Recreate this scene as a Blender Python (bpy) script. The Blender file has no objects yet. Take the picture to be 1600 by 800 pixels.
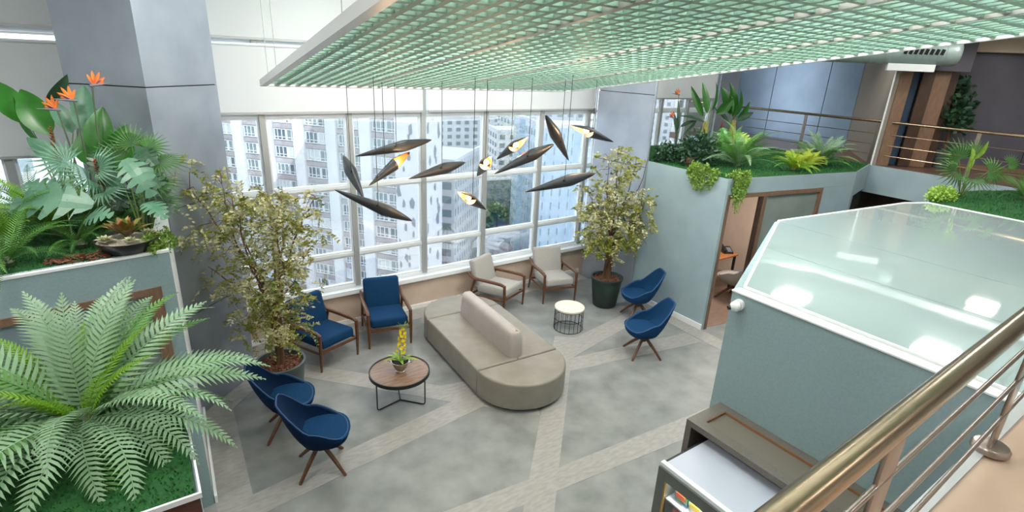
import bpy, bmesh, math, random
import numpy as np
from mathutils import Vector, Matrix

# ------------------------------------------------------------------ camera, world, light, exposure
SC = bpy.context.scene
COL = SC.collection
R = math.radians
rng = random.Random(7)
nrg = np.random.default_rng(7)

cam_d = bpy.data.cameras.new('camera')
cam_d.sensor_width = 36.0
cam_d.lens = 36.0 * 842.51 / 1600.0
cam_d.clip_start = 0.05
cam_d.clip_end = 2000
cam = bpy.data.objects.new('camera', cam_d)
COL.objects.link(cam)
cam.matrix_world = (Matrix.Translation((0, 0, 4.2)) @ Matrix.Rotation(R(-35.21), 4, 'Z')
                    @ Matrix.Rotation(R(90 - 19.9146), 4, 'X') @ Matrix.Rotation(R(2.7518), 4, 'Z'))
SC.camera = cam

SC.view_settings.view_transform = 'Standard'
SC.view_settings.look = 'None'
SC.view_settings.gamma = 1.0
SC.view_settings.exposure = 0.3
SC.view_settings.use_curve_mapping = False

world = bpy.data.worlds.new('overcast_sky')
SC.world = world
world.use_nodes = True
wb = world.node_tree.nodes['Background']
wb.inputs['Color'].default_value = (0.88, 0.94, 1.0, 1)
wb.inputs['Strength'].default_value = 3.6

def area_light(name, loc, sx, sy, power, color=(1, 1, 1), rot=(0, 0, 0), spread=180):
    d = bpy.data.lights.new(name, 'AREA')
    d.shape = 'RECTANGLE'
    d.size, d.size_y = sx, sy
    d.energy = power
    d.color = color
    d.spread = R(spread)
    o = bpy.data.objects.new(name, d)
    o.location = loc
    o.rotation_euler = rot
    COL.objects.link(o)
    return o

# ceiling lamps of the double-height hall and of the gallery (each sits in a luminaire built further down)
LAMPS = [(2.4, 3.0, 60), (2.4, 6.0, 60), (5.4, 3.0, 60), (5.4, 6.0, 60), (-1.2, 1.2, 60), (-1.2, 4.4, 60),
         (8.3, 5.4, 50), (8.3, 2.2, 50), (11.1, 5.25, 30), (11.1, 2.6, 30), (1.5, -1.6, 60), (5.0, -1.6, 60)]
CEIL = 5.6
for lx, ly, lp in LAMPS:
    area_light('ceiling_lamp', (lx, ly, CEIL - 0.1), 0.58, 0.58, lp, (1.0, 0.97, 0.93))
# added unseen lights over the hung lattice brighten the ceiling above it
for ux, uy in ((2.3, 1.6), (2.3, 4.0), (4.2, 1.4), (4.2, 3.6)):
    area_light('added_uplight', (ux, uy, 4.95), 0.5, 1.6, 80, (0.96, 1.0, 0.98), rot=(R(180), 0, 0))
area_light('gallery_lamp', (12.25, 2.45, 4.8), 0.4, 0.4, 8, (1.0, 0.92, 0.84))
area_light('meeting_room_lamp', (9.0, 5.5, 2.28), 0.6, 0.6, 34, (1.0, 0.91, 0.84))

# ------------------------------------------------------------------ helpers
def lin(h):
    h = h.lstrip('#')
    out = []
    for i in (0, 2, 4):
        c = int(h[i:i + 2], 16) / 255
        out.append(c / 12.92 if c <= 0.04045 else ((c + 0.055) / 1.055) ** 2.4)
    return tuple(out) + (1.0,)

def mat(name, col, rough=0.6, metal=0.0, col2=None, nscale=6.0, bump=0.0, bscale=60.0, spec=0.5, coat=0.0,
        stretch=None, emit=None, estr=0.0, rnd=0.0, detail=4.0, contrast=(0.35, 0.65), transl=0.0):
    m = bpy.data.materials.new(name)
    m.use_nodes = True
    nt = m.node_tree
    N, L = nt.nodes, nt.links
    b = N['Principled BSDF']
    out = N['Material Output']
    c1 = lin(col) if isinstance(col, str) else col
    b.inputs['Base Color'].default_value = c1
    b.inputs['Roughness'].default_value = rough
    b.inputs['Metallic'].default_value = metal
    b.inputs['Specular IOR Level'].default_value = spec
    b.inputs['Coat Weight'].default_value = coat
    tc = N.new('ShaderNodeTexCoord')
    src = tc.outputs['Object']
    if stretch:
        mp = N.new('ShaderNodeMapping')
        mp.inputs['Scale'].default_value = stretch
        L.new(src, mp.inputs['Vector'])
        src = mp.outputs['Vector']
    cur = None
    if col2:
        c2 = lin(col2) if isinstance(col2, str) else col2
        nz = N.new('ShaderNodeTexNoise')
        nz.inputs['Scale'].default_value = nscale
        nz.inputs['Detail'].default_value = detail
        L.new(src, nz.inputs['Vector'])
        rp = N.new('ShaderNodeValToRGB')
        rp.color_ramp.elements[0].position = contrast[0]
        rp.color_ramp.elements[1].position = contrast[1]
        rp.color_ramp.elements[0].color = c1
        rp.color_ramp.elements[1].color = c2
        L.new(nz.outputs['Fac'], rp.inputs['Fac'])
        cur = rp.outputs['Color']
    if rnd:
        oi = N.new('ShaderNodeObjectInfo')
        hs = N.new('ShaderNodeHueSaturation')
        mr = N.new('ShaderNodeMapRange')
        mr.inputs['To Min'].default_value = 1 - rnd
        mr.inputs['To Max'].default_value = 1 + rnd
        L.new(oi.outputs['Random'], mr.inputs['Value'])
        L.new(mr.outputs['Result'], hs.inputs['Value'])
        if cur:
            L.new(cur, hs.inputs['Color'])
        else:
            hs.inputs['Color'].default_value = c1
        cur = hs.outputs['Color']
    if cur:
        L.new(cur, b.inputs['Base Color'])
    if bump:
        n2 = N.new('ShaderNodeTexNoise')
        n2.inputs['Scale'].default_value = bscale
        n2.inputs['Detail'].default_value = 3
        L.new(src, n2.inputs['Vector'])
        bp = N.new('ShaderNodeBump')
        bp.inputs['Strength'].default_value = bump
        bp.inputs['Distance'].default_value = 0.01
        L.new(n2.outputs['Fac'], bp.inputs['Height'])
        L.new(bp.outputs['Normal'], b.inputs['Normal'])
    if emit:
        b.inputs['Emission Color'].default_value = lin(emit) if isinstance(emit, str) else emit
        b.inputs['Emission Strength'].default_value = estr
    if transl:
        tr = N.new('ShaderNodeBsdfTranslucent')
        if cur:
            L.new(cur, tr.inputs['Color'])
        else:
            tr.inputs['Color'].default_value = c1
        mx = N.new('ShaderNodeMixShader')
        mx.inputs['Fac'].default_value = transl
        L.new(b.outputs['BSDF'], mx.inputs[1])
        L.new(tr.outputs['BSDF'], mx.inputs[2])
        L.new(mx.outputs['Shader'], out.inputs['Surface'])
    return m

def glass_mat(name, tint, gloss=0.08, rough=0.02):
    m = bpy.data.materials.new(name)
    m.use_nodes = True
    nt = m.node_tree
    N, L = nt.nodes, nt.links
    N.remove(N['Principled BSDF'])
    t = N.new('ShaderNodeBsdfTransparent')
    t.inputs['Color'].default_value = tint
    g = N.new('ShaderNodeBsdfGlossy')
    g.inputs['Roughness'].default_value = rough
    lw = N.new('ShaderNodeFresnel')
    lw.inputs['IOR'].default_value = 3.6
    ml = N.new('ShaderNodeMath')
    ml.operation = 'MULTIPLY'
    ml.inputs[1].default_value = gloss * 12
    ml.use_clamp = True
    L.new(lw.outputs['Fac'], ml.inputs[0])
    mx = N.new('ShaderNodeMixShader')
    L.new(ml.outputs['Value'], mx.inputs['Fac'])
    L.new(t.outputs['BSDF'], mx.inputs[1])
    L.new(g.outputs['BSDF'], mx.inputs[2])
    L.new(mx.outputs['Shader'], N['Material Output'].inputs['Surface'])
    return m

class G:
    """collects shapes for one mesh"""
    def __init__(s):
        s.v, s.f = [], []
    def add(s, vs, fs, M=None):
        o = len(s.v)
        if M is not None:
            vs = [tuple(M @ Vector(p)) for p in vs]
        s.v += [tuple(p) for p in vs]
        s.f += [tuple(i + o for i in f) for f in fs]
        return s
    def box(s, x0, x1, y0, y1, z0, z1, M=None):
        v = [(x, y, z) for z in (z0, z1) for y in (y0, y1) for x in (x0, x1)]
        return s.add(v, [(0, 2, 3, 1), (4, 5, 7, 6), (0, 1, 5, 4), (2, 6, 7, 3), (0, 4, 6, 2), (1, 3, 7, 5)], M)
    def prism(s, poly, z0, z1, M=None):
        a = sum(poly[i][0] * poly[(i + 1) % len(poly)][1] - poly[(i + 1) % len(poly)][0] * poly[i][1] for i in range(len(poly)))
        if a < 0:
            poly = poly[::-1]
        n = len(poly)
        v = [(p[0], p[1], z0) for p in poly] + [(p[0], p[1], z1) for p in poly]
        f = [tuple(range(n))[::-1], tuple(range(n, 2 * n))] + [(i, (i + 1) % n, n + (i + 1) % n, n + i) for i in range(n)]
        return s.add(v, f, M)
    def bar(s, a, b, w, h, up=(0, 0, 1), M=None):
        """a straight bar of width w and height h from a to b"""
        a, b = Vector(a), Vector(b)
        d = (b - a)
        L = d.length
        d.normalize()
        u = Vector(up)
        sd = d.cross(u)
        if sd.length < 1e-4:
            sd = d.cross(Vector((1, 0, 0)))
        sd.normalize()
        u = sd.cross(d)
        v = []
        for p in (a, b):
            for i, j in ((-1, -1), (1, -1), (1, 1), (-1, 1)):
                v.append(p + sd * (i * w / 2) + u * (j * h / 2))
        return s.add(v, [(0, 1, 2, 3), (7, 6, 5, 4), (0, 4, 5, 1), (1, 5, 6, 2), (2, 6, 7, 3), (3, 7, 4, 0)], M)
    def tube(s, pts, r, n=8, cap=True, closed=False, M=None):
        pts = [Vector(p) for p in pts]
        rr = r if isinstance(r, (list, tuple)) else [r] * len(pts)
        k = len(pts)
        vs, fs = [], []
        prev = None
        for i, p in enumerate(pts):
            if closed:
                t = pts[(i + 1) % k] - pts[i - 1]
            else:
                t = pts[min(i + 1, k - 1)] - pts[max(i - 1, 0)]
            t.normalize()
            if prev is None:
                ref = Vector((0, 0, 1)) if abs(t.z) < 0.9 else Vector((1, 0, 0))
                nx = t.cross(ref).normalized()
            else:
                nx = prev - t * prev.dot(t)
                nx.normalize()
            prev = nx
            ny = t.cross(nx)
            for j in range(n):
                a = 2 * math.pi * j / n
                vs.append(p + nx * (math.cos(a) * rr[i]) + ny * (math.sin(a) * rr[i]))
        for i in range(k if closed else k - 1):
            a0, a1 = i * n, ((i + 1) % k) * n
            for j in range(n):
                fs.append((a0 + j, a0 + (j + 1) % n, a1 + (j + 1) % n, a1 + j))
        if cap and not closed:
            fs.append(tuple(range(n))[::-1])
            fs.append(tuple(range((k - 1) * n, k * n)))
        return s.add(vs, fs, M)
    def lathe(s, prof, n=24, M=None, ring=False):
        vs, fs = [], []
        for r, z in prof:
            for j in range(n):
                a = 2 * math.pi * j / n
                vs.append((r * math.cos(a), r * math.sin(a), z))
        for i in range(len(prof) - 1):
            for j in range(n):
                fs.append((i * n + j, i * n + (j + 1) % n, (i + 1) * n + (j + 1) % n, (i + 1) * n + j))
        if ring:
            k = (len(prof) - 1) * n
            fs += [(k + j, k + (j + 1) % n, (j + 1) % n, j) for j in range(n)]
        else:
            fs.append(tuple(range(n))[::-1])
            fs.append(tuple(range((len(prof) - 1) * n, len(prof) * n)))
        return s.add(vs, fs, M)
    def rbox(s, sx, sy, sz, r, seg=3, M=None):
        bm = bmesh.new()
        bmesh.ops.create_cube(bm, size=1.0)
        for v in bm.verts:
            v.co = Vector((v.co.x * sx, v.co.y * sy, v.co.z * sz))
        bmesh.ops.bevel(bm, geom=list(bm.edges), offset=r, segments=seg, profile=0.5, affect='EDGES')
        vs = [v.co.copy() for v in bm.verts]
        bm.verts.index_update()
        fs = [tuple(v.index for v in f.verts) for f in bm.faces]
        bm.free()
        return s.add(vs, fs, M)
    def puff(s, outline, z0, z1, r, seg=4, M=None, rb=0.01):
        """upholstered block: outline (CCW) with rounded top edge"""
        n = len(outline)
        P = [Vector((p[0], p[1])) for p in outline]
        nor = []
        for i in range(n):
            d1 = (P[i] - P[i - 1]).normalized()
            d2 = (P[(i + 1) % n] - P[i]).normalized()
            a = Vector((d1.y, -d1.x)) + Vector((d2.y, -d2.x))
            a.normalize()
            c = max(0.35, a.dot(Vector((d1.y, -d1.x))))
            nor.append(a / c)
        rings = [(rb, z0), (0, z0 + rb), (0, z1 - r)]
        for k in range(1, seg + 1):
            t = k / seg * math.pi / 2
            rings.append((r * (1 - math.cos(t)), z1 - r + r * math.sin(t)))
        vs, fs = [], []
        for ins, z in rings:
            vs += [(P[i].x - nor[i].x * ins, P[i].y - nor[i].y * ins, z) for i in range(n)]
        for k in range(len(rings) - 1):
            for i in range(n):
                fs.append((k * n + i, k * n + (i + 1) % n, (k + 1) * n + (i + 1) % n, (k + 1) * n + i))
        fs.append(tuple(range(n))[::-1])
        fs.append(tuple(range((len(rings) - 1) * n, len(rings) * n)))
        return s.add(vs, fs, M)
    def mesh(s, name, m, smooth=False, angle=38):
        me = bpy.data.meshes.new(name)
        me.from_pydata(s.v, [], s.f)
        me.validate()
        if m:
            me.materials.append(m)
        if smooth:
            for p in me.polygons:
                p.use_smooth = True
            me.set_sharp_from_angle(angle=R(angle))
        me.update()
        return me

def link(name, me, parent=None, loc=(0, 0, 0), rot=(0, 0, 0), scale=(1, 1, 1), label=None, kind=None):
    o = bpy.data.objects.new(name, me)
    COL.objects.link(o)
    o.location, o.rotation_euler = loc, rot
    o.scale = scale if isinstance(scale, (tuple, list)) else (scale,) * 3
    if parent is not None:
        o.parent = parent
    if label:
        o['label'] = label
    if kind:
        o['kind'] = kind
    return o

def part(name, g, m, parent, smooth=False, loc=(0, 0, 0), rot=(0, 0, 0), label=None, kind=None, angle=38):
    return link(name, g.mesh(name, m, smooth, angle), parent, loc, rot, label=label, kind=kind)

def thing(name, label, cat, loc=(0, 0, 0), rz=0.0, group=None, kind=None):
    o = bpy.data.objects.new(name, None)
    COL.objects.link(o)
    o.empty_display_size = 0.1
    o.location = loc
    o.rotation_euler = (0, 0, R(rz))
    return tag(o, label, cat, group, kind)

def tag(o, label=None, cat=None, group=None, kind=None):
    if label:
        o['label'] = label
    if cat:
        o['category'] = cat
    if group:
        o['group'] = group
    if kind:
        o['kind'] = kind
    return o

def struct(name, g, m, label=None, smooth=False):
    o = part(name, g, m, None, smooth)
    o['kind'] = 'structure'
    if label:
        o['label'] = label
    return o

def dup(root, loc, rz, label, group=None):
    """copy of a thing with copies of its parts and sub-parts (mesh data shared)"""
    r = root.copy()
    COL.objects.link(r)
    r.location = loc
    r.rotation_euler = (0, 0, R(rz))
    r['label'] = label
    if group:
        r['group'] = group
    for ch in list(root.children):
        c = ch.copy()
        COL.objects.link(c)
        c.parent = r
        for g in ch.children:
            d = g.copy()
            COL.objects.link(d)
            d.parent = c
    return r

def T(x, y, z, rx=0, ry=0, rz=0):
    return Matrix.Translation((x, y, z)) @ Matrix.Rotation(R(rz), 4, 'Z') @ Matrix.Rotation(R(ry), 4, 'Y') @ Matrix.Rotation(R(rx), 4, 'X')

# ------------------------------------------------------------------ materials
M = {}
M['floor'] = mat('grey_vinyl', '#727573', 0.42, col2='#8f918e', nscale=3.2, bump=0.04, bscale=30, detail=8, contrast=(0.3, 0.72))
M['strip'] = mat('pale_inlay', '#918e89', 0.38, col2='#9f9c97', nscale=9, bump=0.05, bscale=40, stretch=(1, 3, 1), detail=6)
M['wood_floor'] = mat('plank_floor', '#7d6556', 0.4, col2='#94796a', nscale=5, stretch=(1, 12, 1))
M['beige_wall'] = mat('beige_paint', '#c9b7a6', 0.75, col2='#c2ae9b', nscale=3, bump=0.03)
M['white'] = mat('white_paint', '#eceeee', 0.45)
M['alu'] = mat('grey_aluminium', '#a8abab', 0.4, metal=0.25)
M['alu_white'] = mat('white_aluminium', '#dfe5e8', 0.4)
M['teal'] = mat('teal_paint', '#8ea3a6', 0.6, col2='#879da0', nscale=60, bump=0.05, bscale=200)
M['teal_light'] = mat('pale_teal_paint', '#9aacb2', 0.6, col2='#92a4aa', nscale=3, bump=0.05, bscale=200)
M['column'] = mat('satin_metal_panel', '#a6aeb9', 0.34, metal=0.5, col2='#98a0ac', nscale=2.2, bump=0.02, bscale=120)
M['blind'] = mat('blind_fabric', '#e2e4e5', 0.9, transl=0.25)
M['ceiling'] = mat('ceiling_white', '#e9ecec', 0.8)
M['blue_panel'] = mat('blue_grey_panel', '#7c8ea0', 0.34, metal=0.45, col2='#728496', nscale=2)
M['purple_panel'] = mat('grey_violet_panel', '#605e69', 0.4, metal=0.3, col2='#575560', nscale=2)  # darkened: the dim light of the far gallery is put into this colour
M['taupe'] = mat('taupe_wall', '#8c8379', 0.7)
M['door_wood'] = mat('door_frame_wood', '#735946', 0.5, col2='#816550', nscale=8, stretch=(6, 6, 1))
M['dark_wood'] = mat('dark_wood', '#3a2a20', 0.5, col2='#4a3427', nscale=6, stretch=(8, 8, 1))
M['frost'] = mat('frosted_door_glass', '#7d8782', 0.25, col2='#89938e', nscale=2)
M['roof_glass'] = mat('milky_glass', '#a6b8b7', 0.05, coat=1.0, spec=0.9)
M['dark_glass'] = mat('dark_glazing', '#33403f', 0.12, spec=0.8)
M['black'] = mat('black_metal', '#17181a', 0.45)
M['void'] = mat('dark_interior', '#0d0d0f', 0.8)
M['steel'] = mat('brushed_steel', '#a8937a', 0.24, metal=1.0, col2='#98846c', nscale=4, stretch=(1, 80, 80))
M['steel_bar'] = mat('satin_steel', '#9c8f86', 0.3, metal=0.9)
M['gallery_floor'] = mat('beige_tile', '#a8917e', 0.35, col2='#b39d89', nscale=2)
M['brown_floor'] = mat('brown_floor', '#6b5346', 0.35)
M['pane'] = glass_mat('window_glass', (0.95, 0.98, 1.0, 1), 0.05)
M['blue_fabric'] = mat('blue_woven_fabric', '#0a3053', 0.85, col2='#0e3e66', nscale=140, bump=0.25, bscale=350, spec=0.2)
M['navy_fabric'] = mat('navy_woven_fabric', '#071d38', 0.9, col2='#0b2747', nscale=140, bump=0.25, bscale=350, spec=0.15)
M['piping'] = mat('blue_piping', '#2c4f78', 0.7)
M['grey_fabric'] = mat('light_grey_woven_fabric', '#a09d98', 0.9, col2='#b5b2ad', nscale=130, bump=0.2, bscale=350, spec=0.15)
M['beige_fabric'] = mat('beige_felt', '#a2978b', 0.9)
M['walnut'] = mat('walnut_wood', '#56351f', 0.42, col2='#6c452a', nscale=10, stretch=(1, 6, 6))
M['leather'] = mat('taupe_leather', '#807a70', 0.42, col2='#8a8479', nscale=5, bump=0.08, bscale=25)
M['leather_pale'] = mat('pale_leather', '#a59d97', 0.45, col2='#ada59f', nscale=5, bump=0.06, bscale=25)
M['table_wood'] = mat('walnut_top', '#8a715f', 0.3, col2='#6f5645', nscale=3.5, stretch=(2, 14, 1))
M['white_wood'] = mat('whitewashed_top', '#e2dacc', 0.45, col2='#d8cebd', nscale=4, stretch=(2, 12, 1))
M['pot_grey'] = mat('charcoal_pot', '#3c4644', 0.45, col2='#4a5653', nscale=4)
M['pot_green'] = mat('dark_green_pot', '#1e2f2a', 0.5, col2='#2a3d37', nscale=5)
M['bark'] = mat('bark', '#6d5138', 0.9, col2='#4d3726', nscale=9, bump=0.5, bscale=40, stretch=(1, 1, 0.3))
M['twig'] = mat('twig', '#5c4238', 0.85, col2='#71534a', nscale=9)
M['chips'] = mat('bark_chips', '#8a5c45', 0.9, col2='#5a3527', nscale=40)
M['tree_leaf'] = mat('olive_yellow_leaf', '#8f9440', 0.55, col2='#e4dfb8', nscale=5.5, transl=0.3, detail=6, contrast=(0.3, 0.7))
M['tree_leaf2'] = mat('olive_green_leaf', '#58721f', 0.55, col2='#a9a53f', nscale=6.0, transl=0.3, detail=6, contrast=(0.32, 0.72))
M['fern'] = mat('silver_green_frond', '#94b392', 0.5, col2='#7c9f77', nscale=3, rnd=0.22, transl=0.25)
M['fern_lime'] = mat('lime_frond', '#6f9e1e', 0.5, col2='#8cb92f', nscale=4, rnd=0.2, transl=0.25)
M['fern_dark'] = mat('deep_green_frond', '#356327', 0.5, col2='#4a7a35', nscale=4, rnd=0.2, transl=0.25)
M['fern_mid'] = mat('mid_green_frond', '#4d8232', 0.5, col2='#6a9c4d', nscale=4, rnd=0.25, transl=0.25)
M['leaf'] = mat('glossy_leaf', '#2a6420', 0.32, col2='#37782a', nscale=6, rnd=0.25, transl=0.2)
M['leaf_dark'] = mat('dark_glossy_leaf', '#27452f', 0.35, col2='#33573c', nscale=6, rnd=0.25, transl=0.15)
M['leaf_grey'] = mat('sage_leaf', '#4f7d62', 0.4, col2='#6a957b', nscale=6, rnd=0.15, transl=0.2)
M['leaf_lime'] = mat('lime_leaf', '#76a235', 0.5, col2='#a5c25a', nscale=20, rnd=0.2, transl=0.25)
M['leaf_yellow'] = mat('yellow_green_leaf', '#a8bb2e', 0.45, col2='#c7cf4e', nscale=9, rnd=0.2, transl=0.25)
M['stem'] = mat('green_stem', '#5f7a3a', 0.5)
M['stem_dark'] = mat('dark_stem', '#3b4a30', 0.5)
M['flower_orange'] = mat('orange_petal', '#e0652c', 0.5, col2='#ee8a3a', nscale=10, transl=0.2)
M['flower_yellow'] = mat('yellow_petal', '#f2d400', 0.5, col2='#ffe52e', nscale=10, transl=0.2)
M['spike_red'] = mat('rust_flower_spike', '#a9562c', 0.7, col2='#7e3a20', nscale=30)
M['bromeliad'] = mat('bromeliad_leaf', '#5f7a2c', 0.45, col2='#9a5038', nscale=16, rnd=0.2)
M['succulent'] = mat('succulent_leaf', '#a7b58a', 0.5, col2='#c2b097', nscale=8, rnd=0.15)
M['turf'] = mat('artificial_turf', '#114517', 0.9, col2='#19581f', nscale=50, bump=0.5, bscale=300)
M['blade'] = mat('turf_blade', '#1f7029', 0.7, col2='#154f1d', nscale=30)
M['grille'] = mat('mint_grille', '#93b3a2', 0.5, transl=0.16)
M['grille_bar'] = mat('grille_frame', '#a9a6a0', 0.4, metal=0.2)
M['pendant'] = mat('black_lamp_shell', '#2b2e32', 0.42, col2='#36393d', nscale=150)
M['pendant_in'] = mat('copper_lamp_lining', '#d08a4a', 0.35, metal=0.5)
M['bulb'] = mat('warm_bulb', '#ffd9a8', 0.5, emit='#ffb066', estr=30)
M['lamp_face'] = mat('lamp_diffuser', '#ffffff', 0.5, emit='#fffaf2', estr=4)
M['machine'] = mat('machine_white', '#b0b6c2', 0.35)
M['machine_grey'] = mat('machine_grey', '#6b6f69', 0.4, metal=0.4)
M['cabinet'] = mat('grey_laminate', '#625c55', 0.5, col2='#6b655e', nscale=80)
M['cabinet_edge'] = mat('raw_board_edge', '#8a5f3c', 0.6)
M['silver'] = mat('hammered_silver', '#b9b1a6', 0.25, metal=0.85, col2='#a59b8f', nscale=30, bump=0.3, bscale=60)
M['phone'] = mat('black_plastic', '#1c1d20', 0.4)
M['brown_front'] = mat('brown_fascia', '#5b3a30', 0.5, col2='#66443a', nscale=5, stretch=(1, 8, 8))
M['duct'] = mat('galvanised_duct', '#9fb0ad', 0.4, metal=0.3)
# ------------------------------------------------------------------ setting: floor
g = G().box(-5, 16, -4.5, 8.12, -0.2, 0.0)
floor = struct('floor', g, M['floor'], 'grey concrete-look vinyl floor with pale inlaid strips')
STRIPS = [
    [(0.30, 4.86), (2.85, 5.24), (3.15, 4.95), (0.30, 4.55)],
    [(2.85, 5.24), (2.90, 5.64), (3.40, 5.54), (3.90, 4.9), (3.67, 4.41), (3.15, 4.95)],
    [(1.10, 7.07), (1.18, 7.42), (2.90, 5.64), (2.85, 5.24)],
    [(1.90, 2.54), (2.30, 2.52), (2.86, 3.11), (3.31, 3.59), (4.68, 5.03), (4.97, 5.30), (5.40, 5.77), (5.15, 5.98), (3.67, 4.41), (2.60, 3.28)],
    [(0.50, 3.80), (2.92, 3.60), (5.95, 3.39), (5.95, 3.07), (3.04, 3.31), (0.50, 3.50)],
    [(4.97, 5.30), (7.18, 4.96), (7.17, 4.61), (4.68, 5.03)],
    [(7.19, 3.60), (7.50, 3.60), (7.50, 6.50), (7.28, 6.30), (7.20, 5.00)],
    [(5.40, 5.77), (7.20, 6.09), (7.20, 5.78), (4.98, 5.31)],
    [(0.09, 3.0), (0.41, 3.0), (0.41, 4.87), (0.47, 6.48), (0.09, 6.72)],
    [(0.20, 6.62), (0.47, 6.48), (0.80, 6.83), (1.18, 7.62), (0.9, 7.62)],
    [(0.90, 7.62), (7.32, 7.62), (7.32, 8.0), (0.90, 8.0)],
]
for k, poly in enumerate(STRIPS):
    part('floor_strip', G().prism(poly, -0.01, 0.0015 + 0.0002 * k), M['strip'], floor)
part('plank_floor', G().prism([(7.52, 4.95), (10.4, 4.42), (11.6, 4.7), (11.6, 7.95), (7.52, 7.95)], -0.01, 0.004), M['wood_floor'], floor,
     label='reddish plank floor of the meeting room')

# ------------------------------------------------------------------ setting: outer walls, ceiling, gallery slabs
w = struct('wall_window', G().box(-5, 11.9, 8.0, 8.2, 0, 0.55), M['beige_wall'], 'beige wall below the big window')
struct('baseboard_window', G().box(0.9, 7.4, 7.985, 8.0, 0.0, 0.085), M['white'])
struct('wall_left', G().box(-5.1, -5, -4.5, 8.2, 0, CEIL), M['white'])
struct('wall_rear', G().box(-5, 16.2, -4.6, -4.5, 0, CEIL), M['white'])
struct('wall_right', G().box(16.1, 16.2, -4.5, 9.8, 0, CEIL), M['white'])
struct('ceiling', G().box(-5.1, 16.2, -4.6, 9.8, CEIL, CEIL + 0.15), M['ceiling'])
struct('wall_upper_window', G().box(-5, 11.9, 8.12, 8.2, 5.3, CEIL), M['white'])
struct('slab_gallery_near', G().box(-5, 11.75, -4.5, 0.44, 2.32, 2.6), M['gallery_floor'], 'beige gallery floor under the near handrail')
struct('trim_gallery_near', G().box(-5, 11.75, 0.40, 0.45, 2.30, 2.612), M['alu'])
struct('slab_gallery_far', G().prism([(11.8, -4.5), (16.1, -4.5), (16.1, 9.7), (11.8, 9.7)], 2.45, 2.6), M['brown_floor'])
struct('wall_gallery_fascia', G().prism([(11.72, -4.5), (11.8, -4.5), (11.8, 9.0), (11.72, 9.0)], 2.08, 2.605), M['teal_light'], 'pale teal edge of the far gallery')
struct('wall_under_gallery', G().box(12.6, 12.7, -4.5, 8, 0, 2.45), M['dark_wood'])
struct('wall_gallery_end', G().box(11.9, 16.1, 9.6, 9.75, 2.3, CEIL), M['white'])
struct('ceiling_gallery', G().box(11.9, 16.1, -4.5, 9.6, 4.97, 5.1), M['ceiling'])

bw = thing('wall_gallery_panelled', 'blue grey satin panelled wall behind the far railing', None, kind='structure')
ys = [9.6, 8.35, 6.98, 6.24]
for a, b in zip(ys, ys[1:]):
    part('wall_panel', G().box(14.0, 14.05, b + 0.008, a - 0.008, 2.6, 4.97), M['blue_panel'], bw)
part('wall_backing', G().box(14.04, 14.12, 6.2, 9.6, 2.6, 4.97), M['black'], bw)
struct('wall_gallery_return', G().prism([(14.0, 6.24), (11.76, 4.69), (11.82, 4.6), (14.1, 6.15)], 2.6, 4.97), M['taupe'], 'taupe wall beside the wooden portal of the far gallery')
part('corner_trim', G().box(-0.012, 0.012, -0.012, 0.012, 2.6, 4.4), M['white'], None, loc=(11.75, 4.68, 0)).name = 'trim_1'
bpy.data.objects['trim_1']['kind'] = 'structure'

pp = thing('wall_gallery_violet', 'grey violet panelled wall at the end of the far gallery', None, kind='structure')
P0, P1 = Vector((13.0, 4.5)), Vector((15.2, 0.9))
dv = (P1 - P0).normalized()
cuts = [0, 1.75, 2.9, 4.2]
for a, b in zip(cuts, cuts[1:]):
    A, B = P0 + dv * (a + 0.006), P0 + dv * (b - 0.006)
    part('wall_panel', G().bar((A.x, A.y, 3.66), (B.x, B.y, 3.66), 0.04, 2.12), M['purple_panel'], pp)
A, B = P0 + Vector((0.06, 0.04)), P1 + Vector((0.06, 0.04))
part('wall_backing', G().bar((A.x, A.y, 3.7), (B.x, B.y, 3.7), 0.05, 2.3), M['black'], pp)
part('skirting', G().bar((P0.x - 0.03, P0.y, 2.64), (P1.x - 0.03, P1.y, 2.64), 0.03, 0.08), M['door_wood'], pp)
struct('beam_gallery', G().bar((13.0, 4.25, 4.85), (15.0, 0.8, 4.85), 0.5, 0.24), M['beige_wall'], 'beige ceiling beam over the far gallery')

# wooden portal of the far gallery
d3 = thing('door_3', 'wooden portal with a blue door in the far gallery', None, kind='structure')
A0 = Vector((11.80, 4.62)); dd = Vector((0.70, -0.714))
for a, b, m, off, nm in ((0.0, 0.2, 'door_wood', 0.0, 'door_jamb'), (0.2, 0.42, 'blue_panel', 0.22, 'door_leaf'), (0.42, 0.62, 'dark_wood', 0.12, 'door_panel'),
                         (0.62, 0.9, 'door_wood', 0.16, 'door_jamb'), (0.9, 1.1, 'dark_wood', 0.3, 'door_panel')):
    q = A0 + dd * a + Vector((0.714, 0.70)) * off
    r_ = A0 + dd * b + Vector((0.714, 0.70)) * off
    part(nm, G().bar((q.x, q.y, 3.49), (r_.x, r_.y, 3.49), 0.06, 1.76), M[m] if nm != 'door_leaf' else mat('slate_blue_door', '#33465c', 0.4), d3)
q = A0 + dd * 1.1
part('lintel', G().bar((A0.x, A0.y, 4.67), (q.x, q.y, 4.67), 0.06, 0.59), M['purple_panel'], d3)

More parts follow.
